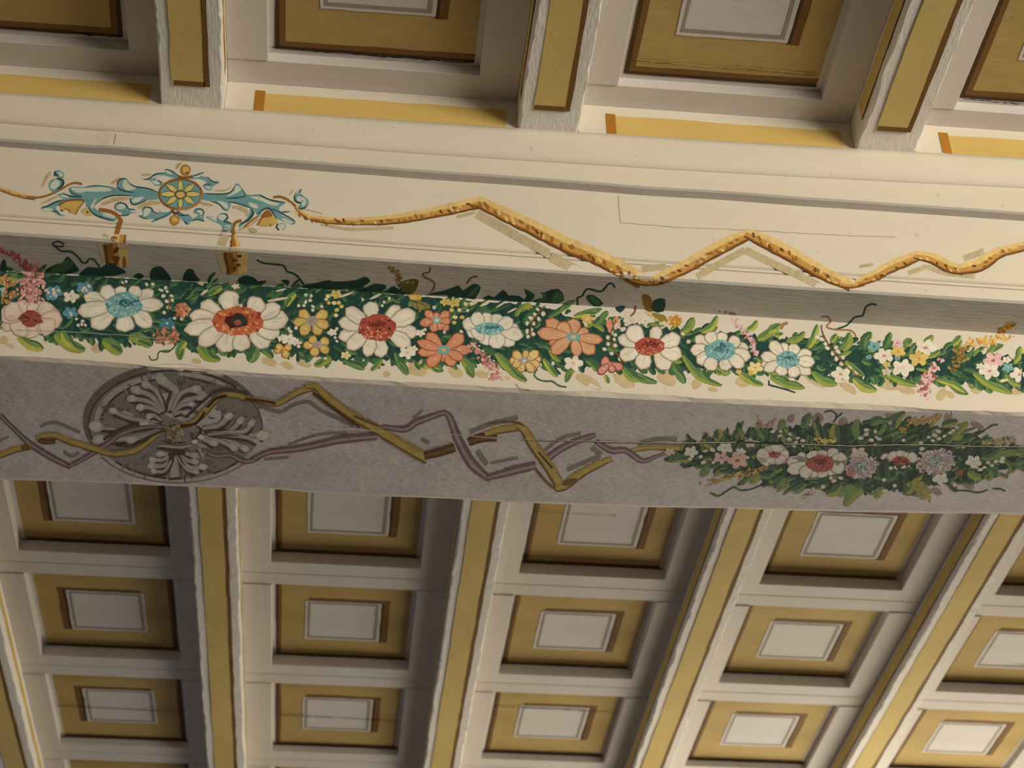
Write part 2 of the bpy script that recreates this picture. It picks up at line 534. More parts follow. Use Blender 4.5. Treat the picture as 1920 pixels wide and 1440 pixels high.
COFLABEL = {}
def make_coffer(col, yc, side, row, label, group):
    """one square coffer: two rails, two stiles, recessed painted panel"""
    xa, xb = JX[col] + JW + 0.0005, JX[col + 1] - 0.0005
    cx = (xa + xb) / 2
    L, Rr = xa - cx, xb - cx
    sd = 1000 + col * 50 + row * 400
    c = empty('ceiling_coffer', (cx, yc, ZJ + FRAME_Z), label, 'coffer', group)
    hw, hy = 0.1805, 0.2025
    py = PITCH / 2 - 0.0006
    z0, z1 = 0.0, 0.033
    ox = wob(col * 1.7 + row, 5, 0.002, 1)
    box('stile', L, -hw + ox, -hy, hy, z0 - 0.0025, z1, 'cream_frame', c, bev=0.0012)
    box('stile', hw + ox, Rr, -hy, hy, z0 - 0.0025, z1, 'cream_frame', c, bev=0.0012)
    box('rail', L, Rr, -py, -hy - 0.0003, z0, z1, 'cream_frame', c, bev=0.0014)
    box('rail', L, Rr, hy + 0.0003, py + (0.012 if side == 'near' and row == 0 else 0.0), z0, z1, 'cream_frame', c, bev=0.0014)
    deep = side == 'far' and row <= 5
    pz = 0.0305 if deep else PZ - FRAME_Z
    dy = 0.014 if deep else 0.0
    pn = box('panel', -hw + ox - 0.0, hw + ox, -hy, hy, pz, z1, 'cream_frame', c)
    a = pz - 0.0006
    # painted field, shade lines of the frame, inner square with its mouldings
    fx0, fx1, fy0, fy1 = -hw + .011, hw - .011, -hy + .014, hy - (.005 if deep else .012)
    quad_obj('painted_field', 'ochre_field', pn, [(fx0, fx1, fy0, fy1)], a, sd)
    near = side == 'near'
    bw = 0.017 if near else 0.013
    left_lit = (near and col == 0) or (not near and col == 0)
    rects = []
    if left_lit:
        rects.append((fx1 - bw, fx1 + .001, fy0, fy1))
    else:
        rects.append((fx0 - .001, fx0 + bw, fy0, fy1))
    rects.append((fx0, fx1, fy1 - bw * (1 if near else .8), fy1 + .001))
    quad_obj('painted_shade_line', 'brown_paint', pn, rects, a - 0.0005, sd + 30)
    # dark outer half of the shade line
    rects = []
    d = bw * .38
    if left_lit:
        rects.append((fx1 - d, fx1 + .001, fy0, fy1))
    else:
        rects.append((fx0 - .001, fx0 + d, fy0, fy1))
    rects.append((fx0, fx1, fy1 - d * .8, fy1 + .001))
    if not near:
        rects.append((fx0 - .008, fx1 + .008, fy1 + .0008, hy - .0005))  # recess shade coloured onto the margin of the far panels
    quad_obj('painted_shade_line', 'umber_paint', pn, rects, a - 0.0009, sd + 60, 0.0008)
    q = 0.0875
    # shade the inner square casts in the painted illusion
    if left_lit:
        sh = [(-q - .030, -q - .008, -q - .014 + dy, q + .012 + dy), (-q - .03, q, -q - .020 + dy, -q - .009 + dy)]
        dk = [(-q - .016, -q - .009, -q - .010 + dy, q + .010 + dy)]
    else:
        sh = [(q + .008, q + .030, -q - .014 + dy, q + .014 + dy), (-q, q + .03, -q - .022 + dy, -q - .009 + dy)]
        dk = [(q + .009, q + .015, -q - .010 + dy, q + .012 + dy)]
    quad_obj('painted_shade_line', 'brown_paint', pn, sh, a - 0.0005, sd + 90)
    quad_obj('painted_shade_line', 'umber_paint', pn, dk, a - 0.0009, sd + 110, 0.0008)
    quad_obj('painted_square', 'white_square', pn, [(-q - .009, q + .009, -q - .009 + dy, q + .009 + dy)], a - 0.0012, sd + 130)
    g = 0.006
    quad_obj('painted_groove', 'grey_line', pn, [(-q - .002, q + .002, q - g + dy, q + .002 + dy), (q - g, q + .002, -q + dy, q + dy), (-q - .002, -q + g * .6, -q + dy, q + dy), (-q, q, -q - .002 + dy, -q + g * .5 + dy)], a - 0.0016, sd + 150, 0.0006)
    return c, pn

NEAR_Y = -0.047 - 0.2025
near_lbl = {0: 'coffer in the top left corner, dark ochre panel with shade line on the right', 1: 'shadowed coffer above the beam with a long black crack under its panel',
            2: 'coffer at the top right of centre with a fine yellow crack across the panel', 3: 'coffer in the top right corner, bright ochre panel with crackled paint'}
COFS = {}
for col in (-1, 0, 1, 2, 3, 4):
    for row in range(3):
        yc = NEAR_Y - row * PITCH
        vis = row == 0 and col in near_lbl
        lbl = near_lbl[col] if vis else 'painted ceiling coffer on the near side, outside the picture'
        COFS[('near', col, row)] = make_coffer(col, yc, 'near', row, lbl, 'coffers on the near side' if vis else 'near coffers outside the picture')
row_words = {1: 'just below the beam, partly hidden by it', 2: 'in the middle row', 3: 'in the third row below the beam', 4: 'in the lowest row, cut by the bottom edge'}
col_words = {-1: 'far left sliver of ochre coffer', 0: 'leftmost dim ochre coffer', 1: 'ochre coffer second from left', 2: 'ochre coffer third from left', 3: 'ochre coffer fourth from left', 4: 'rightmost bright ochre coffer'}
FAR_Y1 = 1.354
for col in (-1, 0, 1, 2, 3, 4):
    for row in range(0, 7):
        yc = FAR_Y1 + (row - 1) * PITCH
        vis = row in row_words and not (row in (1, 2) and col == -1)
        lbl = (col_words[col] + ' ' + row_words[row]) if vis else 'painted ceiling coffer on the far side, outside the picture'
        COFS[('far', col, row)] = make_coffer(col, yc, 'far', row + 3, lbl, 'coffers on the far side' if vis else 'far coffers outside the picture')

# old splits in the panels
def panel_of(*k):
    return COFS[k][1]
zc = PZ - FRAME_Z - 0.0034
zd_ = 0.0305 - 0.0034
pn = panel_of('near', 1, 0)
crack('crack', pn, [(-.178, .186), (-.10, .190), (-.06, .1885), (0.0, .1915), (.06, .189), (.12, .1925), (.17, .190)], 0.0030, zc, 5)
pn = panel_of('near', 0, 0)
crack('crack', pn, [(-.10, .186), (-.02, .188), (.06, .185), (.12, .190), (.17, .1885)], 0.0028, zc, 6)
pn = panel_of('near', 2, 0)
crack('crack', pn, [(-.165, .158), (-.05, .1625), (.05, .160), (.165, .163)], 0.0016, zc, 7)
crack('paint_lip', pn, [(-.165, .1565), (-.05, .161), (.05, .1585), (.165, .1615)], 0.0016, zc, 8, 'ochre_bright')
pn = panel_of('near', 3, 0)
crack('crack', pn, [(-.165, .192), (-.08, .195), (.02, .193), (.16, .196)], 0.0024, zc, 9)
for col, y in ((0, 0.012), (1, 0.016), (2, -0.085)):
    crack('crack', panel_of('far', col, 3), [(-.178, y - .004), (-.05, y), (.06, y + .003), (.178, y + .006)], 0.0034, zc, 20 + col)
crack('crack', panel_of('far', 2, 1), [(-.165, -.03), (-.05, -.026), (.03, -.027)], 0.0016, zd_, 31)
crack('crack', panel_of('far', 4, 2), [(-.02, .10), (.02, .085), (.05, .09)], 0.0024, zd_, 32)
for k in ((0, 1), (0, 2), (1, 1), (1, 2), (2, 1)):
    crack('crack', panel_of('far', *k), [(-.178, .197), (-.06, .199), (.05, .197), (.178, .199)], 0.0035, zd_, 40 + k[0] * 3 + k[1])
# ---------------------------------------------------------------- mural painting on the beam
# Paint strokes are thin films laid on the timber: every outline point is dropped onto the real face of the
# moulding it belongs to (frieze, band, ledge, garland face or soffit) and lifted a few hundredths of a millimetre.
from mathutils.geometry import tessellate_polygon
def bvh_of(objs):
    V, P = [], []
    for o in objs:
        n = len(V)
        off = Vector(o.location) + Vector(o.parent.location)
        V += [v.co + off for v in o.data.vertices]
        P += [[i + n for i in f.vertices] for f in o.data.polygons]
    return BVHTree.FromPolygons(V, P)
def p_flush(x):
    y = S(x, 4)
    return [(0.18, S(x, 5) + .004), (y - 0.0003, S(x, 5) + .004), (y - 0.0003, S(x, 5) - 0.014), (0.18, S(x, 5) - 0.014)]
tmp = extrude_x('flush', p_flush, 'cream_paint', beam)      # bridges the bead grooves for the paint films, removed again
TREE = bvh_of([p1, p2, p3, tmp, p5, p6])
bpy.data.objects.remove(tmp, do_unlink=True)

def drop(px, py):
    d = (AX_R * ((px - 960.0) / FPX) - AX_U * ((py - 720.0) / FPX) + AX_F).normalized()
    loc, nor, _, _ = TREE.ray_cast(CAM, d)
    if loc is None:
        return None
    if nor.dot(d) > 0:
        nor = -nor
    return loc, nor

# colours are given as they look in the evenly lit picture and turned into paint colours
def cf(h, k=1.0):
    c = hx(h)
    return (min(.86, c[0] * 1.12 * k), min(.84, c[1] * 1.20 * k), min(.80, c[2] * 1.42 * k))
def cs(h, k=1.0):
    c = hx(h)
    return (min(.86, c[0] * 2.45 * k), min(.84, c[1] * 2.65 * k), min(.80, c[2] * 3.1 * k))

def w_small(w):
    return (max(w) if isinstance(w, (list, tuple)) else w) < 5
LAYER = {}
CELL = 5.0
STEP = 0.000018
class Mural:
    def __init__(self, seed=1):
        self.V, self.F, self.C = [], [], []
        self.r = random.Random(seed)
    def _emit(self, pts, faces, cols):
        cells = set()
        for (x, y) in pts:
            cells.add((int(x // CELL), int(y // CELL)))
        for f in faces:
            x = sum(pts[i][0] for i in f) / len(f); y = sum(pts[i][1] for i in f) / len(f)
            cells.add((int(x // CELL), int(y // CELL)))
        lay = 1 + max(LAYER.get(c, 0) for c in cells)
        lay = min(lay, 90)
        for c in cells:
            LAYER[c] = lay
        n = len(self.V)
        ok = []
        vs = []
        for (x, y) in pts:
            h = drop(x, y)
            if h is None:
                return
            vs.append(h[0] + h[1] * (0.00025 + lay * STEP))
        self.V += vs
        self.C += cols
        self.F += [tuple(i + n for i in f) for f in faces]
    def jit(self, c, a=0.10):
        k = 1 + self.r.uniform(-a, a)
        return (min(.9, c[0] * k * (1 + self.r.uniform(-a, a) * .3)), min(.9, c[1] * k), min(.9, c[2] * k * (1 + self.r.uniform(-a, a) * .4)))
    def blob(self, cx, cy, rx, ry, c, rot=0.0, jag=0.12, n=11, edge=None, a=0.08):
        pts = [(cx, cy)]
        cols = [self.jit(c, a)]
        ec = edge or c
        cr, sr = math.cos(rot), math.sin(rot)
        for i in range(n):
            t = 2 * PI * i / n
            k = 1 + self.r.uniform(-jag, jag)
            x, y = rx * k * math.cos(t), ry * k * math.sin(t)
            pts.append((cx + x * cr - y * sr, cy + x * sr + y * cr))
            cols.append(self.jit(ec, a))
        self._emit(pts, [(0, 1 + i, 1 + (i + 1) % n) for i in range(n)], cols)
    def petal(self, bx, by, tx, ty, w, c, edge=None, pt=0.62, streaks=2, rim=None):
        """petal from base to tip, broadest at pt"""
        dx, dy = tx - bx, ty - by
        L = math.hypot(dx, dy) or 1
        ux, uy = dx / L, dy / L
        nx, ny = -uy, ux
        N = 7
        left, right = [], []
        for i in range(N + 1):
            t = i / N
            if t < pt:
                k = 0.42 + 0.58 * math.sin(t / pt * PI / 2)
            else:
                k = math.sqrt(max(0.0, 1 - ((t - pt) / (1 - pt)) ** 2))
            k = max(k, 0.10) * (1 + self.r.uniform(-.08, .08))
            x, y = bx + dx * t, by + dy * t
            left.append((x + nx * w / 2 * k, y + ny * w / 2 * k)); right.append((x - nx * w / 2 * k, y - ny * w / 2 * k))
        outline = left + right[::-1]
        mid = [(bx + dx * t, by + dy * t) for t in (0.25, 0.5, 0.78)]
        mx, my = bx + dx * .55, by + dy * .55
        m = len(outline)
        if rim:
            o2 = []
            for (x, y) in outline:
                d = math.hypot(x - mx, y - my) or 1
                o2.append((x + (x - mx) / d * 1.5, y + (y - my) / d * 1.5))
            self._emit([(mx, my)] + o2, [(0, 1 + i, 1 + (i + 1) % m) for i in range(m)], [self.jit(rim, .08)] * (m + 1))
        e = edge or tuple(q * 0.86 for q in c)
        inner = [(mx + (x - mx) * .74, my + (y - my) * .74) for (x, y) in outline]
        pts = [(mx, my)] + inner + outline
        cols = [self.jit(c, .05)] + [self.jit(c, .05) for _ in inner] + [self.jit(e, .06) for _ in outline]
        self._emit(pts, [(0, 1 + i, 1 + (i + 1) % m) for i in range(m)] + [(1 + i, 1 + m + i, 1 + m + (i + 1) % m, 1 + (i + 1) % m) for i in range(m)], cols)
        for s in range(streaks):
            o = self.r.uniform(-.28, .28) * w
            a, b = self.r.uniform(.15, .35), self.r.uniform(.6, .92)
            k = self.r.choice((0.82, 0.9, 1.08))
            self.line([(bx + dx * a + nx * o * .6, by + dy * a + ny * o * .6), (bx + dx * (a + b) / 2 + nx * o * 1.1, by + dy * (a + b) / 2 + ny * o * 1.1), (bx + dx * b + nx * o, by + dy * b + ny * o)], max(1.2, w * .11), tuple(q * k for q in c), taper=True, step=6)
    def path(self, pts, step=4.0, smooth=True):
        if not smooth or len(pts) < 3:
            out = []
            for i in range(len(pts) - 1):
                (xa, ya), (xb, yb) = pts[i], pts[i + 1]
                n = max(1, int(math.hypot(xb - xa, yb - ya) / step))
                out += [(xa + (xb - xa) * k / n, ya + (yb - ya) * k / n) for k in range(n)]
            return out + [pts[-1]]
        P = [pts[0]] + list(pts) + [pts[-1]]
        out = []
        for i in range(1, len(P) - 2):
            p0, p1_, p2_, p3_ = P[i - 1], P[i], P[i + 1], P[i + 2]
            n = max(1, int(math.hypot(p2_[0] - p1_[0], p2_[1] - p1_[1]) / step))
            for k in range(n):
                t = k / n
                f = lambda a, b, c, d: 0.5 * (2 * b + (c - a) * t + (2 * a - 5 * b + 4 * c - d) * t * t + (3 * b - a - 3 * c + d) * t ** 3)
                out.append((f(p0[0], p1_[0], p2_[0], p3_[0]), f(p0[1], p1_[1], p2_[1], p3_[1])))
        return out + [pts[-1]]
    def lanes(self, pts, w, lanes, taper=False, smooth=True, step=4.0, wob_=0.06):
        """ribbon with colour lanes; lane = (u0, u1, colour), u from -1 (upper side in the picture) to 1 (lower side).
        w may be a number or a list matching pts"""
        P = self.path(pts, step, smooth)
        n = len(P)
        us = sorted(set([l[0] for l in lanes] + [l[1] for l in lanes]))
        m = len(us)
        grid, N = [], []
        for i in range(n):
            a, b = P[max(0, i - 1)], P[min(n - 1, i + 1)]
            dx, dy = b[0] - a[0], b[1] - a[1]
            L = math.hypot(dx, dy) or 1
            nx, ny = -dy / L, dx / L
            if isinstance(w, (list, tuple)):
                s = i / max(1, n - 1) * (len(w) - 1)
                q = int(min(s, len(w) - 2)); ww = w[q] + (w[q + 1] - w[q]) * (s - q)
            else:
                ww = w
            if taper:
                t = i / max(1, n - 1)
                ww *= max(0.18, math.sin(PI * min(1, max(0, 0.08 + t * .87))) ** 0.6)
            grid.append((P[i], nx, ny, ww))
        flip = 1
        if sum(g[2] for g in grid) < 0:
            flip = -1
        for (u0, u1, c) in lanes:
            pp, cc = [], []
            for (q, nx, ny, ww) in grid:
                ww *= 1 + self.r.uniform(-wob_, wob_)
                for u in (u0, u1):
                    pp.append((q[0] + nx * flip * u * ww / 2, q[1] + ny * flip * u * ww / 2))
                    cc.append(self.jit(c, .09))
            self._emit(pp, [(2 * i, 2 * i + 1, 2 * i + 3, 2 * i + 2) for i in range(n - 1)], cc)
    def line(self, pts, w, c, taper=False, smooth=True, step=4.0):
        self.lanes(pts, w, [(-1, 1, c)], taper, smooth, step, 0.12 if w_small(w) else 0.03)
    def band(self, top, bot, x0, x1, cols, rag=8.0, step=5.0):
        """ragged-edged underpainting between two edge tables"""
        pp, cc, rows = [], [], 5
        n = int((x1 - x0) / step)
        for i in range(n + 1):
            x = x0 + step * i
            t, b = lerp_table(top, x, 1), lerp_table(bot, x, 1)
            t += self.r.uniform(0, 1) * (rag if x > 1050 else 1.5)
            b -= self.r.uniform(-.3, 1) * rag
            for k in range(rows):
                pp.append((x + (self.r.uniform(-2, 2) if 0 < k < rows - 1 else 0), t + (b - t) * k / (rows - 1)))
                cc.append(self.jit(self.r.choice(cols), .1))
        F_ = [(i * rows + k, i * rows + k + 1, (i + 1) * rows + k + 1, (i + 1) * rows + k) for i in range(n) for k in range(rows - 1)]
        self._emit(pp, F_, cc)
    def poly(self, pts, c, smooth=True, a=0.06):
        if smooth:
            q = list(pts) + [pts[0]]
            P = []
            n = len(pts)
            for i in range(n):
                p0, p1_, p2_, p3_ = pts[i - 1], pts[i], pts[(i + 1) % n], pts[(i + 2) % n]
                for t in (0.0, 0.5):
                    f = lambda a_, b, c_, d: 0.5 * (2 * b + (c_ - a_) * t + (2 * a_ - 5 * b + 4 * c_ - d) * t * t + (3 * b - a_ - 3 * c_ + d) * t ** 3)
                    P.append((f(p0[0], p1_[0], p2_[0], p3_[0]), f(p0[1], p1_[1], p2_[1], p3_[1])))
        else:
            P = list(pts)
        tri = tessellate_polygon([[Vector((x, y, 0)) for x, y in P]])
        self._emit(P, [tuple(t) for t in tri], [self.jit(c, a) for _ in P])
    def leaf(self, bx, by, tx, ty, w, c1, c2, bend=0.15):
        """two-tone leaf stroke, dark half and light half, curved"""
        mx, my = (bx + tx) / 2 - (ty - by) * bend, (by + ty) / 2 + (tx - bx) * bend
        d = math.hypot(tx - bx, ty - by)
        self.lanes([(bx, by), (mx, my), (tx, ty)], w, [(-1, 0.05, c1), (0.05, 1, c2)], taper=True, step=max(3, d / 7), wob_=0.12)
    def stipple(self, cx, cy, rx, ry, n, s, cols, rot=0.0, gauss=False):
        cr, sr = math.cos(rot), math.sin(rot)
        for _ in range(n):
            if gauss:
                x, y = self.r.gauss(0, .42) * rx, self.r.gauss(0, .42) * ry
            else:
                t, q = self.r.uniform(0, 2 * PI), math.sqrt(self.r.random())
                x, y = rx * q * math.cos(t), ry * q * math.sin(t)
            k = s * self.r.uniform(.6, 1.35)
            self.blob(cx + x * cr - y * sr, cy + x * sr + y * cr, k, k * self.r.uniform(.55, .9), self.r.choice(cols), self.r.uniform(0, 3), .2, 6)
    def trail(self, pts, w, n, s, cols):
        P = self.path(pts, 2.0)
        for _ in range(n):
            x, y = self.r.choice(P)
            k = s * self.r.uniform(.6, 1.4)
            self.blob(x + self.r.gauss(0, .33) * w, y + self.r.gauss(0, .33) * w * .8, k, k * .75, self.r.choice(cols), self.r.uniform(0, 3), .22, 6)
    def build(self, name, parent, label=None, kind=None):
        off = Vector(parent.location) + (Vector(parent.parent.location) if parent.parent else Vector((0, 0, 0)))
        o = new_mesh(name, self.V, self.F, 'mural_paint', parent, tuple(-off), False, self.C)
        if label: o['label'] = label
        if kind: o['kind'] = kind
        return o
def reg(ox, oy, s):
    """reader for points noted on an enlargement"""
    return lambda *a: [(ox + a[i] / s, oy + a[i + 1] / s) for i in range(0, len(a), 2)]
R1, R2 = reg(60, 290, 6.4), reg(320, 290, 6.4)
R3, R4, R5, R6, R7, R8 = reg(0, 440, 6), reg(300, 460, 6), reg(600, 480, 6), reg(880, 500, 6), reg(1160, 520, 6), reg(1440, 540, 4)
S1, S2, S3, S4, S5, S6 = reg(130, 680, 4.8), reg(0, 740, 4.8), reg(400, 700, 4.174), reg(780, 740, 3.556), reg(1250, 750, 5.486), reg(1570, 750, 5.486)
# ---- gold ribbon winding along the frieze
SHADOW = cf('b9a67e')
m = Mural(11)
for pts, w in (([(894, 401), (1029, 476)], 17), ([(1032, 481), (1091, 512)], 18), ([(857, 407), (891, 398)], 6), ([(601, 420), (640, 428), (669, 430), (738, 427)], 6),
               ([(1307, 519), (1353, 492), (1397, 469)], 13), ([(1397, 469), (1453, 496), (1507, 521), (1541, 540)], 14), ([(1703, 512), (1737, 500)], 9), ([(1737, 500), (1770, 512), (1828, 519)], 9),
               ([(1807, 485), (1845, 471)], 12), ([(1612, 500), (1637, 496)], 6), ([(1203, 505), (1249, 500)], 12), ([(570, 392), (605, 401)], 3), ([(600, 417), (620, 424)], 5)):
    m.line(pts, w, SHADOW, smooth=len(pts) > 3)
PALE, GOLD, BROWN, DARK = cf('d8b674'), cf('bd8e46'), cf('94622c'), cf('6c451f')
def gold(mm, pts, w, smooth=False, dabs=True, conv=None, cols=None):
    P, G, B, D = cols or (PALE, GOLD, BROWN, DARK)
    w = [q * 1.3 for q in w] if isinstance(w, list) else w
    mm.lanes(pts, w, [(-1, -0.15, P), (-0.15, 0.62, G), (0.62, 1, B)], smooth=smooth, step=5)
    path = mm.path(pts, 5.0, smooth)
    wl = w if isinstance(w, (int, float)) else max(w)
    if dabs:
        i = 2
        while i < len(path) - 2:
            (x, y), (x2, y2) = path[i], path[min(i + 1, len(path) - 1)]
            an = math.atan2(y2 - y, x2 - x)
            if mm.r.random() < .75:
                o = mm.r.uniform(-.05, .32) * wl
                mm.blob(x - math.sin(an) * o, y + math.cos(an) * o, wl * .20, wl * .10, mm.r.choice((B, D, B, P)), an + mm.r.uniform(.3, 1.2), .2, 7)
            i += mm.r.choice((1, 1, 2))
        mm.lanes([path[k] for k in range(0, len(path), 2)] + [path[-1]], w, [(0.80, 1.05, D)], smooth=False, step=6)
gold(m, [(0, 353), (23, 362), (47, 368), (66, 371)], 9, True)
m.line([(50, 369), (68, 371), (91, 366), (113, 356), (130, 346), (143, 343), (154, 346)], 4, BROWN)
m.line([(512, 370), (524, 369), (536, 373), (548, 381), (554, 387), (566, 398), (575, 405)], 4.5, BROWN)
gold(m, [(554, 388), (570, 402), (593, 410), (630, 414), (679, 415), (747, 410), (810, 399), (857, 389), (906, 378)], [4, 9, 10, 11, 14, 15, 16, 17, 18], True)
gold(m, [(896, 378), (966, 411), (1013, 434), (1060, 458), (1107, 477), (1154, 499), (1205, 526)], [17, 20, 22, 22, 22, 23, 22], True)
gold(m, [(1188, 522), (1212, 528), (1241, 524)], 15, True)
gold(m, [(1226, 527), (1287, 500), (1328, 476), (1370, 454), (1411, 437)], [14, 19, 20, 20, 14], True)
gold(m, [(1398, 437), (1420, 446), (1474, 473), (1516, 497), (1557, 519), (1596, 535)], [14, 20, 21, 20, 18, 16], True)
gold(m, [(1575, 532), (1597, 535), (1620, 530)], 12, True)
gold(m, [(1606, 531), (1641, 517), (1674, 499), (1724, 479)], [12, 16, 18, 13], True)
gold(m, [(1714, 479), (1745, 484), (1778, 500), (1807, 507)], [11, 15, 17, 13], True)
gold(m, [(1797, 506), (1837, 497), (1870, 476), (1899, 467), (1920, 462)], [13, 19, 18, 14, 14], True)
# tails hanging from the cartouche over band and ledge
for pts, w in (([(185, 393), (208, 397), (222, 406), (227, 414)], 7), ([(227, 412), (222, 428), (218, 440)], 9)):
    m.line(pts, w, BROWN)
m.line([(200, 440), (192, 456)], 12, SHADOW); m.line([(189, 456), (193, 472), (199, 490)], 13, SHADOW)
gold(m, [(226, 440), (225, 455)], 20)
gold(m, [(217, 456), (219, 475), (222, 500)], [36, 33, 30])
m.line([(206, 457), (208, 480), (210, 490)], 11, BROWN)
m.blob(217, 484, 8, 4, DARK); m.blob(233, 492, 4, 11, BROWN); m.blob(214, 448, 7, 5, BROWN)
m.line([(453, 414), (442, 417), (437, 428), (439, 440)], 6, BROWN)
gold(m, [(440, 440), (441, 452), (442, 468)], [7, 12, 20])
m.line([(424, 440), (416, 456), (414, 468)], 16, SHADOW); m.line([(412, 470), (416, 488), (422, 510)], [20, 14, 11], SHADOW)
gold(m, [(442, 471), (444, 488), (445, 514)], [34, 31, 25])
m.line([(431, 474), (434, 490), (437, 510)], 10, BROWN)
for x, y in ((440, 488), (447, 497), (439, 503), (449, 480)):
    m.blob(x, y, 5, 3, DARK)
m.build('painted_ribbon', beam, 'gold ribbon painted in zigzag on the cream frieze')

# ---- blue scroll cartouche with star wheel
m = Mural(12)
TAN, BLUE, LIGHT, DKB, OCH, CHO = cf('b89f72'), cf('6e958f'), cf('c4c5ac'), cf('2c4744'), cf('c4a052'), cf('80542a')
for pts, w in ((R1(830, 600, 1000, 540, 1170, 525), 8), (R1(1270, 640, 1400, 585, 1540, 580), 9), (R1(120, 390, 170, 280, 225, 205), 6), (R1(950, 350, 1060, 275), 6), (R1(110, 590, 320, 495), 4),
               (R1(1310, 245, 1430, 238), 5), (R1(1730, 170, 1760, 120, 1800, 100), 7), (R1(590, 690, 660, 650), 8), (R2(740, 630, 830, 640, 915, 690, 905, 745), 8), (R2(820, 900, 940, 850, 1060, 770), 6),
               (R2(340, 575, 510, 612), 6), (R2(520, 430, 650, 430, 730, 380), 3), (R2(1430, 480, 1470, 420), 5), (R2(930, 890, 1040, 920), 8)):
    m.line(pts, w, TAN, taper=True)
for pts in (R1(1510, 450, 1400, 410, 1280, 400, 1180, 350, 1140, 290, 1090, 290, 1020, 360, 1040, 400, 950, 400, 860, 380, 760, 375, 640, 390, 500, 385, 440, 410, 470, 480, 560, 505, 640, 560, 650, 620, 690, 660, 750, 720, 850, 760, 990, 795, 1020, 760, 900, 720, 800, 680, 750, 630, 760, 590, 830, 530, 950, 493, 1090, 490, 1220, 500, 1180, 530, 1190, 580, 1250, 600, 1380, 543, 1510, 540),
            R1(300, 490, 380, 460, 470, 505, 600, 515, 640, 590, 600, 555, 500, 535, 390, 560, 330, 605, 280, 640, 330, 690, 395, 730, 350, 740, 290, 710, 240, 680, 160, 685, 110, 650, 130, 622, 220, 600, 300, 550, 390, 530),
            R1(990, 640, 1040, 580, 1100, 580, 1150, 640, 1230, 650, 1250, 700, 1190, 705, 1150, 735, 1070, 735, 1080, 700, 1010, 670),
            R1(1280, 730, 1330, 720, 1320, 660, 1380, 630, 1450, 650, 1450, 700, 1530, 700, 1520, 660, 1550, 690, 1620, 690, 1715, 665, 1640, 735, 1550, 775, 1430, 815, 1470, 775, 1340, 770),
            R1(1330, 300, 1400, 290, 1470, 240, 1590, 220, 1600, 180, 1640, 175, 1700, 230, 1780, 270, 1700, 285, 1600, 250, 1520, 262, 1480, 300, 1500, 320, 1560, 340, 1550, 370, 1470, 372, 1430, 315),
            R1(200, 350, 240, 300, 320, 280, 270, 250, 270, 205, 320, 185, 380, 220, 385, 275, 350, 290, 380, 340, 350, 400, 270, 450, 215, 420),
            R1(1720, 690, 1760, 690, 1820, 720, 1880, 720, 1920, 760, 1880, 840, 1840, 810, 1780, 770),
            R2(380, 470, 500, 475, 640, 470, 740, 430, 780, 350, 820, 355, 850, 400, 900, 475, 1000, 480, 1080, 482, 1180, 530, 1300, 570, 1380, 580, 1300, 640, 1330, 690, 1440, 685, 1330, 705, 1270, 690, 1380, 750, 1490, 810, 1460, 840, 1340, 795, 1260, 765, 1220, 700, 1170, 655, 1100, 680, 1070, 745, 1020, 700, 990, 650, 900, 630, 800, 590, 700, 568, 730, 600, 680, 672, 620, 640, 580, 590, 480, 560, 380, 540),
            R2(955, 640, 990, 700, 925, 790, 830, 875, 815, 840, 895, 785, 945, 710),
            R2(1490, 470, 1530, 430, 1575, 412, 1560, 470, 1640, 530, 1655, 600, 1590, 650, 1530, 640, 1560, 585, 1500, 570, 1485, 520),
            R2(110, 740, 140, 720, 210, 730, 240, 765, 300, 750, 330, 720, 275, 700, 300, 660, 360, 652, 402, 700, 392, 760, 405, 805, 330, 782, 240, 802, 205, 842, 170, 790),
            R2(420, 748, 500, 742, 545, 790, 560, 740, 620, 700, 692, 740, 680, 790, 745, 830, 720, 905, 630, 912, 610, 850, 520, 805),
            R2(230, 275, 300, 240, 405, 212, 370, 260, 440, 268, 490, 318, 582, 315, 560, 350, 500, 385, 490, 425, 430, 422, 388, 380, 420, 348, 460, 360, 420, 322, 350, 292, 240, 295)):
    m.poly(pts, BLUE)
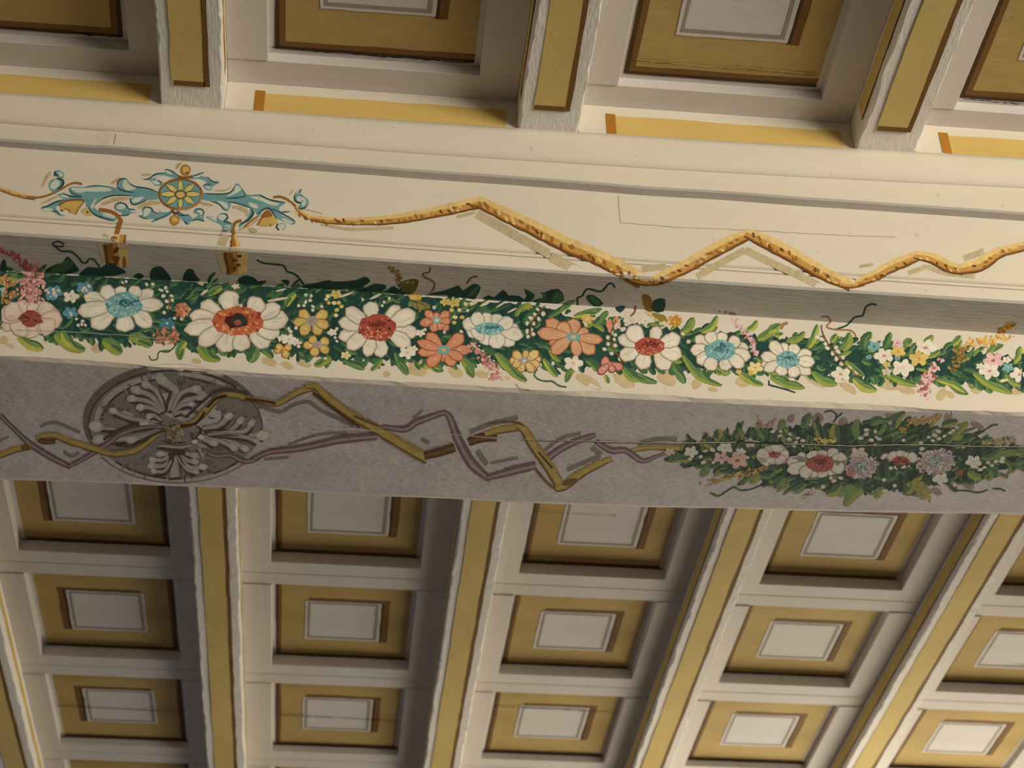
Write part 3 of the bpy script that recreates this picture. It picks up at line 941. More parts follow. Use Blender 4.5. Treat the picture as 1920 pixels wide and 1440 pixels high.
for pts in (R1(470, 400, 540, 455, 700, 450, 940, 440, 935, 405, 820, 388, 640, 402), R1(1130, 300, 1085, 340, 1100, 400, 1160, 432, 1255, 405, 1180, 372), R1(1200, 565, 1225, 525, 1350, 505, 1265, 572), R1(700, 625, 750, 545, 780, 530, 742, 600, 735, 650),
            R1(840, 712, 960, 735, 1005, 768, 880, 742), R1(230, 350, 280, 305, 330, 320, 320, 380, 260, 420, 220, 400), R1(310, 205, 360, 220, 378, 262, 330, 262, 320, 235), R1(1010, 640, 1050, 595, 1100, 600, 1120, 640, 1060, 660),
            R1(1340, 690, 1350, 655, 1390, 640, 1425, 670, 1400, 720, 1340, 745), R1(120, 655, 180, 640, 250, 655, 240, 675, 160, 680), R1(300, 690, 350, 690, 380, 725, 330, 720), R1(1180, 670, 1235, 670, 1240, 695, 1190, 690),
            R1(1440, 310, 1480, 320, 1540, 345, 1480, 360), R1(1600, 190, 1650, 200, 1690, 240, 1620, 225), R1(1420, 290, 1480, 255, 1560, 240, 1470, 280), R1(330, 495, 390, 485, 450, 515, 380, 512),
            R2(780, 370, 825, 385, 845, 430, 720, 492, 650, 512, 760, 440), R2(950, 510, 1080, 508, 1200, 560, 1310, 592, 1230, 612, 1100, 562), R2(555, 555, 640, 570, 690, 612, 670, 655, 620, 612), R2(935, 572, 1035, 600, 1045, 650, 960, 622),
            R2(1340, 760, 1480, 812, 1420, 825, 1350, 790), R2(1520, 500, 1600, 520, 1630, 580, 1580, 630, 1570, 570, 1520, 555), R2(1500, 465, 1545, 430, 1550, 470), R2(310, 680, 360, 665, 390, 710, 360, 760, 350, 705),
            R2(570, 740, 630, 715, 670, 750, 640, 790, 590, 780), R2(630, 850, 720, 850, 700, 890, 640, 890), R2(250, 275, 330, 250, 390, 228, 340, 270), R2(410, 385, 450, 380, 490, 395, 460, 415), R2(1300, 650, 1400, 680, 1330, 690), R2(450, 750, 510, 755, 560, 810, 520, 790)):
    m.poly(pts, LIGHT)
for pts, w in ((R1(1020, 375, 1035, 320, 1090, 285, 1135, 292), 3), (R1(1010, 380, 1080, 430, 1225, 457), 2.6), (R1(755, 605, 850, 530, 1000, 490, 1230, 497), 2.6), (R1(675, 635, 740, 712, 850, 760, 990, 797), 3.2), (R1(1180, 515, 1188, 580, 1240, 602, 1380, 545), 2.6),
               (R1(445, 405, 480, 465, 600, 500), 2), (R1(370, 465, 470, 500, 600, 510), 3), (R1(1515, 455, 1400, 408, 1230, 380, 1150, 320), 2.4), (R1(640, 388, 760, 372, 900, 385, 1000, 405), 1.6), (R1(110, 640, 180, 622, 270, 575, 380, 543), 3), (R1(240, 685, 290, 680, 350, 735), 2.4),
               (R1(300, 285, 370, 310, 365, 370, 300, 420), 5), (R1(275, 200, 275, 245, 320, 250), 6), (R1(990, 650, 1000, 600, 1060, 575, 1130, 600, 1160, 655, 1240, 665), 2.4), (R1(1030, 720, 1100, 735, 1180, 710), 2), (R1(1280, 735, 1340, 765, 1400, 770), 1.8),
               (R1(1430, 810, 1500, 775, 1600, 735, 1710, 670), 2), (R1(1320, 665, 1350, 635, 1430, 640, 1460, 690, 1520, 700), 2.4), (R1(1330, 300, 1410, 285, 1480, 235, 1600, 220), 2.4), (R1(1590, 180, 1660, 190, 1760, 255), 2.2), (R1(1500, 300, 1560, 340, 1545, 372), 2.2),
               (R2(390, 467, 600, 475, 720, 450, 782, 360), 2.6), (R2(630, 520, 780, 520, 895, 492, 845, 400), 2.6), (R2(1060, 478, 1180, 540, 1380, 577), 3), (R2(690, 565, 820, 590, 965, 642), 2.4), (R2(965, 645, 993, 700, 930, 785, 830, 840), 4.5),
               (R2(1040, 720, 1110, 660, 1190, 650, 1265, 765), 3), (R2(1210, 648, 1400, 742, 1495, 808, 1460, 842), 2.6), (R2(1320, 690, 1445, 685), 2), (R2(1490, 480, 1490, 550, 1560, 585, 1590, 550), 3), (R2(1530, 640, 1580, 655, 1640, 620), 3), (R2(1530, 470, 1570, 415), 2),
               (R2(110, 690, 150, 725, 215, 725), 2.4), (R2(275, 690, 300, 655, 370, 655, 402, 700, 350, 745), 2.2), (R2(250, 800, 320, 780, 405, 805), 2.4), (R2(600, 710, 670, 715, 690, 760, 640, 800, 740, 830), 3), (R2(160, 800, 205, 842), 3), (R2(240, 270, 320, 240, 400, 212), 2.2),
               (R2(390, 375, 430, 350, 480, 365), 2.4), (R2(440, 268, 500, 320, 580, 345), 2.2), (R2(480, 560, 580, 595, 640, 660, 690, 672), 2), (R1(1720, 690, 1800, 735, 1880, 715), 2)):
    m.line(pts, w, DKB, taper=True)
# gilded bells
m.poly(R1(330, 615, 380, 570, 480, 545, 580, 540, 625, 565, 575, 640, 520, 715, 450, 690, 400, 655, 370, 690), OCH)
m.line(R1(320, 610, 400, 560, 500, 545, 600, 545, 630, 560), 3.5, CHO); m.line(R1(620, 570, 560, 650, 520, 720), 3, cf('9a7030')); m.line(R1(390, 650, 440, 660, 460, 700), 2.4, cf('9a7030'))
m.poly(R1(600, 690, 650, 650, 710, 690, 720, 735, 640, 730), cf('c9a868')); m.blob(*R1(665, 690)[0], 2.4, 2.4, CHO); m.blob(*R1(355, 670)[0], 2.4, 1.8, DKB)
m.poly(R2(1060, 800, 1110, 705, 1170, 662, 1230, 740, 1290, 800, 1230, 855, 1120, 865, 1050, 852), OCH)
m.poly(R2(1080, 760, 1110, 700, 1170, 660, 1225, 730, 1180, 750, 1130, 760), cf('94602a')); m.line(R2(1040, 850, 1080, 780, 1130, 690), 3, cf('8a5a26')); m.blob(*R2(1195, 850)[0], 2, 1.6, DKB)
m.line(R2(880, 870, 960, 800, 1050, 740), 3.5, cf('94683a')); m.blob(*R2(1325, 862)[0], 8.5, 8, LIGHT); m.line(R2(1290, 830, 1268, 870, 1300, 908), 3.2, DKB); m.line(R2(1300, 832, 1370, 830, 1380, 870, 1340, 905), 1.8, BLUE)
# wheel
wx, wy, wr, wh = 338.5, 364.5, 40.5, 28.5
m.blob(wx, wy, wr, wh, BLUE, 0, 0.01, 40)
for k in range(8):
    a = -PI / 2 + k * PI / 4
    co, si = math.cos(a), math.sin(a)
    m.line([(wx + wr * .30 * co, wy + wh * .30 * si), (wx + wr * .58 * co, wy + wh * .58 * si), (wx + wr * .92 * co, wy + wh * .92 * si)], [8, 12.5, 3.5], DKB)
    m.line([(wx + wr * .30 * co, wy + wh * .30 * si), (wx + wr * .56 * co, wy + wh * .56 * si), (wx + wr * .90 * co, wy + wh * .90 * si)], [6, 10, 2.5], cf('cfb964'))
m.blob(wx, wy + 1, 12, 9, cf('6a5a34'), 0, .03, 16); m.blob(wx, wy + 1, 8, 5.6, cf('cfa86c'), 0, .04, 14)
ring = [(wx + (wr - .5) * math.cos(t * PI / 24), wy + (wh - .5) * math.sin(t * PI / 24)) for t in range(49)]
m.line(ring, 4.2, cf('8a5c30'), smooth=False); m.line([ring[k] for k in range(0, 14)], 2, cf('b98e4e'), smooth=False)
for (cx, cy, rx, ry) in ((347.5, 319.5, 10, 11), (327, 413, 9.5, 10)):
    m.blob(cx, cy, rx, ry, cf('c79f4e'), 0, .04, 16, cf('9a6c2a')); m.blob(cx + 1, cy - 1, rx * .6, ry * .6, cf('d0aa5c'), 0, .1, 10); m.blob(cx + 3, cy + 5, 3, 2, cf('7a4e1e'))
m.line([(334, 331), (346, 334), (362, 331)], 5, cf('80542a')); m.line([(322, 393), (328, 401), (336, 397)], 5, cf('6a4a2a'))
m.build('painted_cartouche', beam, 'blue scrollwork cartouche with a gold star wheel')
# ---- flower garland on the upright face
DG, MG, LG, OG, YG = cf('2a4438'), cf('42603f'), cf('66804a'), cf('8f9642'), cf('a9a848')
WHITE, WHITE2, PINKW = cf('ded0b4'), cf('c2b496'), cf('d8bfa4')
RED, RED2, REDL = cf('a4503c'), cf('7e3428'), cf('cf8562')
SAL, SALL, TEAL, TEALL, TEALD = cf('cf8a64'), cf('dfa98a'), cf('769e96'), cf('a2beb0'), cf('2e5654')
YEL, YELL, ORA = cf('cfae62'), cf('dcc888'), cf('c98f3e')
PINK, PINKL, PINKD = cf('c4867a'), cf('d9aca0'), cf('9a5a50')
TANS = cf('c2aa7c')
g = Mural(21)
TOP = [(0, 508.5), (150, 516.5), (240, 521.5), (367, 528.5), (500, 536), (640, 544.5), (760, 553), (900, 565), (1000, 572), (1080, 588), (1160, 602), (1240, 608), (1300, 614), (1400, 622), (1500, 632), (1600, 640), (1700, 648), (1800, 652), (1920, 668)]
BOT = [(0, 606), (100, 632), (200, 645), (300, 636), (400, 662), (480, 660), (560, 668), (640, 680), (760, 680), (850, 682), (950, 684), (1050, 690), (1150, 692), (1250, 698), (1350, 700), (1450, 702), (1550, 710), (1650, 712), (1750, 716), (1850, 724), (1920, 730)]
def at_(tab, x):
    return lerp_table(tab, x, 1)
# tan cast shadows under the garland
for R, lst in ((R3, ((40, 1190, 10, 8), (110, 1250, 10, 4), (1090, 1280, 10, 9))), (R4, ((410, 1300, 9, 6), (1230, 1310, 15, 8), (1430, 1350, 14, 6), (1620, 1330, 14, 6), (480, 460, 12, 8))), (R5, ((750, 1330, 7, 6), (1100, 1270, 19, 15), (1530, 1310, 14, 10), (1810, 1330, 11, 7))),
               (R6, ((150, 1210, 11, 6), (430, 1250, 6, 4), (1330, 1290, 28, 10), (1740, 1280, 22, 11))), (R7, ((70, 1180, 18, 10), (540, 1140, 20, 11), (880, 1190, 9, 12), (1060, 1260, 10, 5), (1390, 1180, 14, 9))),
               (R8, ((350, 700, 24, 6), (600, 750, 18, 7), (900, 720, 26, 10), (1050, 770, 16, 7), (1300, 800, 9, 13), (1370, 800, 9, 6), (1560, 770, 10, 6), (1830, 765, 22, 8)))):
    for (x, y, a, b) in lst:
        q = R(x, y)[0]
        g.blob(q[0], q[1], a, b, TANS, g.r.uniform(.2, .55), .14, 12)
# dark mass behind the flowers, laid in short overlapping dabs with ragged ends
g.band(TOP, BOT, 0, 1920, [DG, DG, cf('2b4a3c'), cf('223c36')], 10)
# leafy strokes over the mass
n = 760
for i in range(n):
    x = g.r.uniform(0, 1920)
    t, b = at_(TOP, x), at_(BOT, x)
    v = g.r.random()
    y = t + (b - t) * v
    light = min(1, max(0, (x - 300) / 1500))
    L = g.r.uniform(14, 34)
    an = g.r.uniform(.25, .75) if v > .45 else -g.r.uniform(.4, 1.2)
    if g.r.random() < .2:
        an = g.r.uniform(-1.2, 1.2)
    pick = g.r.random()
    if pick < .42:
        c1, c2 = DG, MG
    elif pick < .70 + .1 * (1 - light):
        c1, c2 = MG, cf('4d6e46')
    elif pick < .90:
        c1, c2 = MG, LG
    else:
        c1, c2 = (LG, OG) if light > .3 else (MG, LG)
    k = 1 - .45 * light if v < .12 or v > .9 else 1
    g.leaf(x, y, x + L * math.cos(an) * k, y + L * math.sin(an) * .75 * k, g.r.uniform(5, 10), c1, c2, g.r.uniform(-.22, .22))
for i in range(150):
    x = g.r.uniform(0, 1915)
    b = at_(BOT, x)
    L = g.r.uniform(12, 24)
    an = g.r.uniform(.3, 1.3) if g.r.random() < .75 else g.r.uniform(1.3, 2.3)
    c1, c2 = g.r.choice(((DG, MG), (DG, MG), (MG, cf('4d6e46')), (MG, LG)))
    g.leaf(x, b - 8, x + L * math.cos(an), b - 8 + L * math.sin(an), g.r.uniform(7, 12), c1, c2, g.r.uniform(-.25, .25))
# foliage running up onto the ledge
for pts in (R3(500, 405, 640, 330, 700, 320, 760, 240, 820, 300, 860, 350, 885, 410, 700, 445), R3(930, 405, 1000, 360, 1130, 370, 1240, 310, 1330, 360, 1420, 430, 1100, 475, 900, 460), R3(1500, 470, 1560, 430, 1620, 460, 1560, 500), R3(1690, 480, 1710, 380, 1800, 355, 1860, 400, 1920, 490, 1800, 520), R3(0, 400, 20, 300, 60, 280, 80, 400, 40, 440),
            R4(0, 390, 0, 235, 60, 280, 130, 395), R4(262, 395, 300, 272, 370, 270, 400, 330, 450, 400), R4(870, 400, 940, 340, 1060, 360, 1108, 440, 960, 455), R4(1360, 390, 1450, 390, 1440, 450), R4(1580, 455, 1760, 420, 1920, 390, 1920, 490, 1700, 490),
            R5(0, 295, 220, 285, 400, 270, 510, 230, 565, 285, 450, 350, 250, 372, 0, 375), R5(380, 395, 520, 350, 620, 310, 745, 330, 700, 395, 520, 415), R5(770, 375, 830, 335, 900, 385, 1040, 430, 760, 425), R5(1190, 435, 1380, 390, 1500, 350, 1560, 330, 1610, 385, 1720, 315, 1810, 350, 1740, 475, 1650, 475, 1420, 440),
            R6(0, 240, 60, 190, 130, 235, 60, 310, 80, 360, 0, 360), R6(150, 355, 220, 320, 285, 342, 380, 258, 440, 320, 470, 320, 570, 330, 610, 395, 400, 390, 200, 375), R6(600, 390, 650, 330, 620, 250, 735, 310, 700, 385), R6(700, 390, 830, 345, 860, 280, 1000, 248, 1065, 340, 1000, 415), R6(1310, 335, 1400, 318, 1510, 415, 1400, 445),
            R6(1640, 470, 1690, 440, 1760, 450, 1700, 520), R7(390, 260, 520, 240, 505, 385, 380, 380), R7(0, 330, 70, 330, 40, 370)):
    g.poly(pts, DG)
for pts in (R6(690, 360, 720, 330, 640, 265, 720, 310, 715, 370), R6(730, 400, 840, 340, 800, 290, 870, 300, 850, 380), R6(930, 390, 980, 270, 1060, 330, 1010, 400), R6(1340, 340, 1410, 335, 1470, 410, 1420, 430), R5(1650, 460, 1740, 350, 1790, 350, 1730, 440), R3(560, 410, 760, 280, 820, 350, 700, 420)):
    g.poly(pts, MG)
g.poly(R5(870, 320, 1000, 260, 1110, 270, 1080, 380, 1020, 430, 930, 370), cf('5f5a2c'))
g.trail(R5(790, 130, 870, 210, 900, 290, 1030, 290), 9, 60, 2.4, [cf('8c7436'), cf('a88a40'), cf('6e5c30')])
g.poly(R7(260, 200, 340, 200, 380, 280, 370, 390, 300, 360), cf('7c5c2a')); g.poly(R7(370, 400, 450, 410, 530, 440, 540, 520, 470, 500, 420, 470), cf('8e7a34')); g.poly(R7(300, 390, 380, 430, 360, 450), YEL)
g.poly(R7(690, 620, 740, 540, 800, 500, 790, 560, 740, 640), cf('a0823c'))
# tendrils
for pts, w, c in ((R3(720, 130, 640, 130, 592, 98, 660, 74, 722, 105), 3, DG), (R3(600, 110, 690, 180, 800, 190, 880, 250, 930, 310, 980, 312, 1000, 270, 1060, 280, 1125, 362), 3, DG), (R4(1090, 160, 1160, 195, 1300, 212, 1395, 230, 1430, 290, 1530, 330, 1620, 440), 3.4, DG),
                  (R5(1240, 120, 1230, 182, 1165, 190, 1172, 230, 1270, 282, 1290, 340, 1255, 400), 2.6, cf('6a4c34')), (R5(1650, 310, 1700, 245, 1772, 228), 3.4, cf('6e5230')), (R6(1220, 432, 1218, 350, 1270, 328, 1330, 250, 1480, 277, 1560, 198, 1610, 190, 1638, 236), 3.6, DG),
                  (R6(765, 1150, 730, 1220, 780, 1270, 860, 1290, 930, 1290, 1010, 1340, 1092, 1356), 3.4, cf('44604a')), (R8(510, 310, 590, 280, 650, 220, 710, 205, 730, 150, 770, 120, 816, 125), 3.4, DG), (R8(402, 214, 450, 215, 470, 250, 440, 290, 500, 312, 620, 320, 660, 362), 3, cf('9a6848')),
                  (R7(1690, 1160, 1700, 1212, 1800, 1240, 1925, 1272), 3, DG), (R3(1680, 1360, 1700, 1410, 1770, 1398, 1792, 1320, 1920, 1302), 2.6, MG), (R4(0, 1190, 100, 1198, 205, 1092), 2.6, MG), (R7(130, 440, 180, 390, 190, 320), 3.4, cf('7e4e38')), (R7(1830, 560, 1850, 520, 1900, 510), 4, cf('b07850')), (R8(0, 725, 80, 745, 205, 785), 2.8, DG),
                  (R6(520, 1320, 570, 1370, 680, 1390), 2.2, cf('9a8a66')), (R8(100, 310, 120, 275, 150, 265), 4, cf('a87850'))):
    g.line(pts, w, c, taper=False, step=3)
# single brighter leaves: (tip, base, width)
for R, lst in ((R7, ((1110, 435, 930, 620, 13), (845, 455, 700, 620, 15), (1830, 530, 1560, 700, 16), (1560, 490, 1450, 600, 12), (430, 1185, 60, 1010, 15), (745, 1195, 620, 980, 16), (1160, 1222, 720, 880, 13), (1625, 1215, 1340, 1060, 14), (1920, 1180, 1700, 1060, 12), (1850, 640, 1760, 660, 12))),
               (R6, ((645, 1290, 300, 980, 18), (990, 1240, 840, 1040, 12), (1090, 1300, 1190, 1140, 13), (1440, 1180, 1310, 1050, 15), (1570, 1315, 1530, 1220, 9), (1925, 1285, 1730, 1150, 12), (1190, 380, 890, 570, 11), (1490, 475, 1180, 560, 13), (1560, 505, 1400, 650, 13), (690, 420, 520, 560, 10), (1030, 1070, 900, 930, 10))),
               (R5, ((575, 1290, 700, 1170, 10), (990, 1335, 850, 1090, 15), (1385, 1300, 1170, 1230, 15), (1725, 1370, 1590, 1150, 15), (500, 1275, 270, 1170, 13), (1680, 520, 1590, 590, 10), (1190, 570, 1010, 500, 16))),
               (R3, ((490, 1285, 205, 1140, 18), (960, 1300, 620, 1120, 22), (1370, 1335, 1160, 1190, 24), (1700, 1260, 1450, 1150, 22), (230, 500, 120, 470, 18), (880, 1290, 700, 1100, 18))),
               (R4, ((230, 1290, 290, 1080, 18), (680, 1290, 430, 1130, 20), (1000, 1310, 1080, 1150, 24), (1740, 1350, 1920, 1260, 16), (540, 560, 700, 470, 16), (1420, 690, 1520, 540, 16), (1270, 1270, 1160, 1170, 14))),
               (R8, ((85, 275, 0, 335, 16), (275, 330, 140, 395, 14), (370, 275, 300, 450, 14), (515, 345, 475, 410, 11), (610, 335, 560, 470, 17), (775, 335, 715, 450, 15), (920, 335, 870, 450, 13), (1080, 390, 1030, 440, 15), (1235, 355, 1170, 400, 13), (1445, 360, 1385, 435, 13), (1765, 430, 1640, 510, 13), (1895, 440, 1845, 560, 13),
                     (275, 752, 20, 670, 13), (520, 722, 335, 630, 15), (815, 770, 640, 680, 17), (1125, 735, 890, 650, 13), (1500, 800, 1270, 690, 12), (1830, 790, 1540, 640, 15), (720, 660, 580, 550, 12), (1290, 470, 1200, 520, 12), (1900, 730, 1780, 650, 12)))):
    for (tx, ty, bx, by, w) in lst:
        (t0, b0) = R(tx, ty, bx, by)
        lt = g.r.random() < (.45 if t0[0] < 560 else .8)
        g.leaf(b0[0], b0[1], t0[0], t0[1], w, MG if not lt else LG, LG if not lt else (OG if g.r.random() < .6 else YG), g.r.uniform(-.18, .18))
        g.leaf(b0[0] * .6 + t0[0] * .4, b0[1] * .6 + t0[1] * .4, t0[0], t0[1], w * .4, MG, cf('7f8f48'), g.r.uniform(-.15, .15))
# cream slits where the ground shows between the brush strokes
for R, lst in ((R5, (200, 470, 380, 410, 560, 490, 700, 420, 1690, 560, 1800, 490, 1800, 570, 1910, 500)), (R6, (0, 420, 120, 375, 150, 440, 240, 390, 300, 460, 430, 385, 430, 520, 530, 470)), (R4, (460, 560, 540, 500, 1210, 630, 1440, 590, 1300, 520, 1420, 490)), (R8, (1740, 700, 1800, 690, 80, 385, 130, 350))):
    q = R(*lst)
    for i in range(0, len(q), 2):
        g.line([q[i], q[i + 1]], g.r.uniform(3, 7), cf('d3c19c'), taper=True)
garland = g.build('painted_garland', beam, 'dark and olive green leaves of the painted garland')

def flower(kind, cx, cy, rx, ry, tips, seed, label, parent, conv=cf, cols=None):
    """one painted blossom: petals, then a stippled heart"""
    f = Mural(seed)
    pc, pe, hearts = cols[:3]
    order = list(tips)
    rim = tuple(q * (.42 if kind != 'streak' else .66) for q in pe)
    f.r.shuffle(order)
    for (tx, ty, w) in order:
        a = math.atan2(ty - cy, tx - cx)
        f.petal(cx + rx * .7 * math.cos(a), cy + ry * .7 * math.sin(a), tx, ty, w, f.jit(pc, .05), pe, f.r.uniform(.5, .68), 2, rim)
    if kind == 'daisy':
        f.blob(cx, cy, rx, ry, hearts[0], 0, .08, 18)
        f.stipple(cx, cy, rx * .98, ry * .98, 70, max(1.5, rx * .075), hearts[:3])
        f.stipple(cx, cy + ry * .45, rx * .8, ry * .45, 34, max(1.4, rx * .07), [hearts[2], hearts[2], hearts[0]])
        f.stipple(cx + rx * .05, cy - ry * .22, rx * .55, ry * .4, 26, max(1.5, rx * .08), [hearts[1], hearts[1], hearts[3]], gauss=True)
    elif kind == 'eye':
        f.blob(cx, cy, rx, ry, hearts[0], 0, .06, 14)
        f.blob(cx, cy, rx * .38, ry * .4, hearts[2], 0, .1, 8)
        for (tx, ty, w) in order:
            if f.r.random() < .6:
                f.blob(cx + (tx - cx) * .55, cy + (ty - cy) * .55, 2.4, 2, cols[3], 0, .2, 7)
    elif kind == 'streak':
        f.blob(cx, cy, rx * .78, ry * .78, hearts[0], 0, .2, 14)
        for k in range(22):
            a = f.r.uniform(0, 2 * PI)
            f.line([(cx, cy), (cx + rx * math.cos(a) * f.r.uniform(.5, 1), cy + ry * math.sin(a) * f.r.uniform(.5, 1))], 2.2, f.r.choice(hearts), taper=True)
    o = f.build('painted_flower', parent, label)
    return o
Wt = (WHITE, WHITE2)
REDH, BLUH = (RED, RED2, REDL, cf('4a2a22')), (TEAL, cf('47787c'), TEALL, TEALD)
def tips(R, *a):
    q = [(R(a[i], a[i + 1])[0], a[i + 2]) for i in range(0, len(a), 3)]
    return [(p_[0], p_[1], w) for p_, w in q]
flower('streak', 58, 598, 29, 18, tips(R3, 60, 830, 34, 180, 770, 34, 330, 760, 34, 470, 760, 34, 590, 800, 32, 650, 870, 34, 695, 960, 34, 600, 1080, 34, 470, 1110, 30, 330, 1165, 32, 170, 1120, 36, 10, 1010, 30, 5, 880, 34), 31, 'pinkish white flower with a dark red heart', garland, cols=(PINKW, cf('c8ac96'), (cf('8e4638'), cf('6e302a'), cf('a05a48'))))
flower('daisy', 232, 572, 34, 24, tips(R3, 945, 690, 25, 1150, 590, 27, 1350, 585, 22, 1555, 590, 24, 1725, 635, 22, 1835, 790, 24, 1700, 1035, 28, 1410, 1092, 34, 1035, 1040, 34, 878, 870, 30), 32, 'white flower with a blue heart, leftmost of its kind', garland, cols=(*Wt, BLUH))
flower('daisy', 447, 603, 47, 28, tips(R4, 465, 650, 30, 750, 515, 36, 1130, 600, 34, 1350, 690, 30, 1440, 830, 38, 1340, 1005, 36, 1215, 1145, 36, 920, 1190, 32, 700, 1200, 36, 440, 1120, 32, 275, 960, 29, 335, 790, 28), 33, 'largest white flower, wide orange-red heart with a black eye', garland, cols=(*Wt, (cf('b9623e'), cf('93432c'), cf('d69468'), cf('93432c'))))
f = Mural(330); f.blob(444, 603, 20, 14, cf('4e2018'), 0, .2, 12); f.poly([(432, 604), (442, 592), (456, 592), (464, 603), (452, 614), (443, 613)], cf('2c3a30')); f.poly([(439, 604), (448, 600), (453, 608), (443, 611)], cf('a0504a')); f.build('flower_eye', garland)
flower('daisy', 707, 615, 36, 25, tips(R5, 295, 595, 27, 555, 520, 27, 890, 565, 24, 1070, 640, 32, 1100, 870, 26, 1015, 1010, 27, 690, 1140, 27, 525, 1130, 24, 310, 1045, 27, 212, 920, 26, 212, 740, 27), 34, 'white flower with a domed red heart', garland, cols=(*Wt, REDH))
flower('eye', 585, 602, 11, 9, tips(R4, 1575, 740, 17, 1880, 750, 18, 1895, 910, 16, 1800, 1005, 17, 1590, 1005, 18, 1500, 870, 15), 35, 'yellow flower, upper one of a pair', garland, cols=(YEL, cf('c3944e'), (cf('9a9484'), YEL, cf('b9745e')), YELL))
flower('eye', 595, 647, 9, 7, tips(R4, 1695, 1035, 15, 1895, 1065, 16, 1895, 1205, 15, 1725, 1245, 16, 1615, 1130, 13), 36, 'yellow flower, lower one of a pair', garland, cols=(YEL, cf('c3944e'), (cf('9a9080'), YEL, cf('b9745e')), YELL))
flower('eye', 532, 655, 3, 3, tips(R4, 1305, 1130, 12, 1475, 1135, 12, 1430, 1265, 13, 1285, 1190, 10), 37, 'tiny yellow blossom', garland, cols=(YEL, ORA, (ORA, YEL, ORA), YELL))
flower('eye', 819, 601, 8, 6.5, tips(R5, 1185, 625, 13, 1300, 640, 12, 1450, 635, 14, 1465, 740, 13, 1445, 830, 14, 1360, 830, 12, 1265, 850, 15, 1125, 760, 15), 38, 'small salmon star flower', garland, cols=(SAL, cf('c07a54'), (cf('8fa894'), SAL, cf('cfd6b8')), SALL))
flower('eye', 832, 657, 12, 9, tips(R5, 1205, 875, 22, 1610, 890, 22, 1700, 1060, 19, 1605, 1160, 17, 1505, 1235, 20, 1390, 1190, 16, 1215, 1240, 21, 1105, 1090, 18, 1095, 965, 18), 39, 'salmon star flower with a teal eye, left one', garland, cols=(SAL, cf('bb7350'), (TEAL, SAL, YEL), SALL))
flower('daisy', 917, 617, 27, 12, tips(R6, 50, 530, 24, 180, 525, 25, 340, 545, 24, 485, 600, 24, 560, 720, 26, 600, 785, 24, 500, 880, 26, 340, 915, 30, 190, 880, 30, 60, 800, 30, -30, 720, 28, -70, 620, 24), 40, 'white ragged flower with a teal heart', garland, cols=(WHITE, cf('cdc4b4'), BLUH))
flower('eye', 1075, 632, 14, 8, tips(R6, 865, 605, 24, 1170, 590, 26, 1335, 715, 18, 1495, 830, 20, 1405, 975, 24, 1220, 1010, 20, 925, 975, 24, 900, 870, 22, 765, 740, 22, 1010, 640, 24, 1280, 700, 22), 41, 'salmon star flower with a teal eye, right and larger one', garland, cols=(cf('d09a70'), cf('bd7c56'), (TEAL, SAL, cf('dcae8c')), SALL))
flower('eye', 983, 677, 9, 6.5, tips(R6, 495, 965, 15, 640, 945, 10, 775, 955, 16, 805, 1040, 14, 790, 1115, 14, 720, 1185, 14, 570, 1185, 14, 455, 1060, 14, 490, 1120, 12), 42, 'small yellow flower with a grey eye', garland, cols=(cf('d6b474'), cf('c89858'), (cf('9a9a86'), YEL, WHITE), YELL))
flower('daisy', 1218, 650, 28, 17, tips(R7, 115, 560, 30, 440, 555, 22, 690, 675, 27, 705, 890, 30, 560, 1035, 30, 250, 1035, 29, 15, 905, 27, -5, 680, 24), 43, 'white flower with a red heart, rightmost on the garland', garland, cols=(*Wt, REDH))
flower('daisy', 1350, 657, 29, 19, tips(R7, 865, 670, 21, 1010, 620, 23, 1165, 620, 21, 1350, 685, 21, 1455, 790, 22, 1480, 900, 24, 1400, 1010, 23, 1220, 1045, 24, 1005, 1045, 25, 885, 965, 23, 810, 820, 23), 44, 'white flower with a blue heart, second of three', garland, cols=(*Wt, BLUH))
flower('daisy', 1477, 675, 22, 16, tips(R8, 20, 405, 22, 110, 415, 20, 210, 425, 22, 325, 485, 21, 348, 560, 21, 318, 645, 21, 210, 668, 22, 85, 655, 22, -50, 580, 20, -52, 510, 20, -30, 620, 18), 45, 'white flower with a blue heart, rightmost of its kind', garland, cols=(*Wt, BLUH))
flower('eye', 1143, 682, 4, 4, tips(R6, 1455, 1205, 14, 1490, 1050, 18, 1725, 1145, 14, 1620, 1190, 12), 46, 'small pinkish lily', garland, cols=(cf('c98c74'), cf('a8604e'), (cf('b87060'), SAL, SAL), SALL))
g = Mural(52)
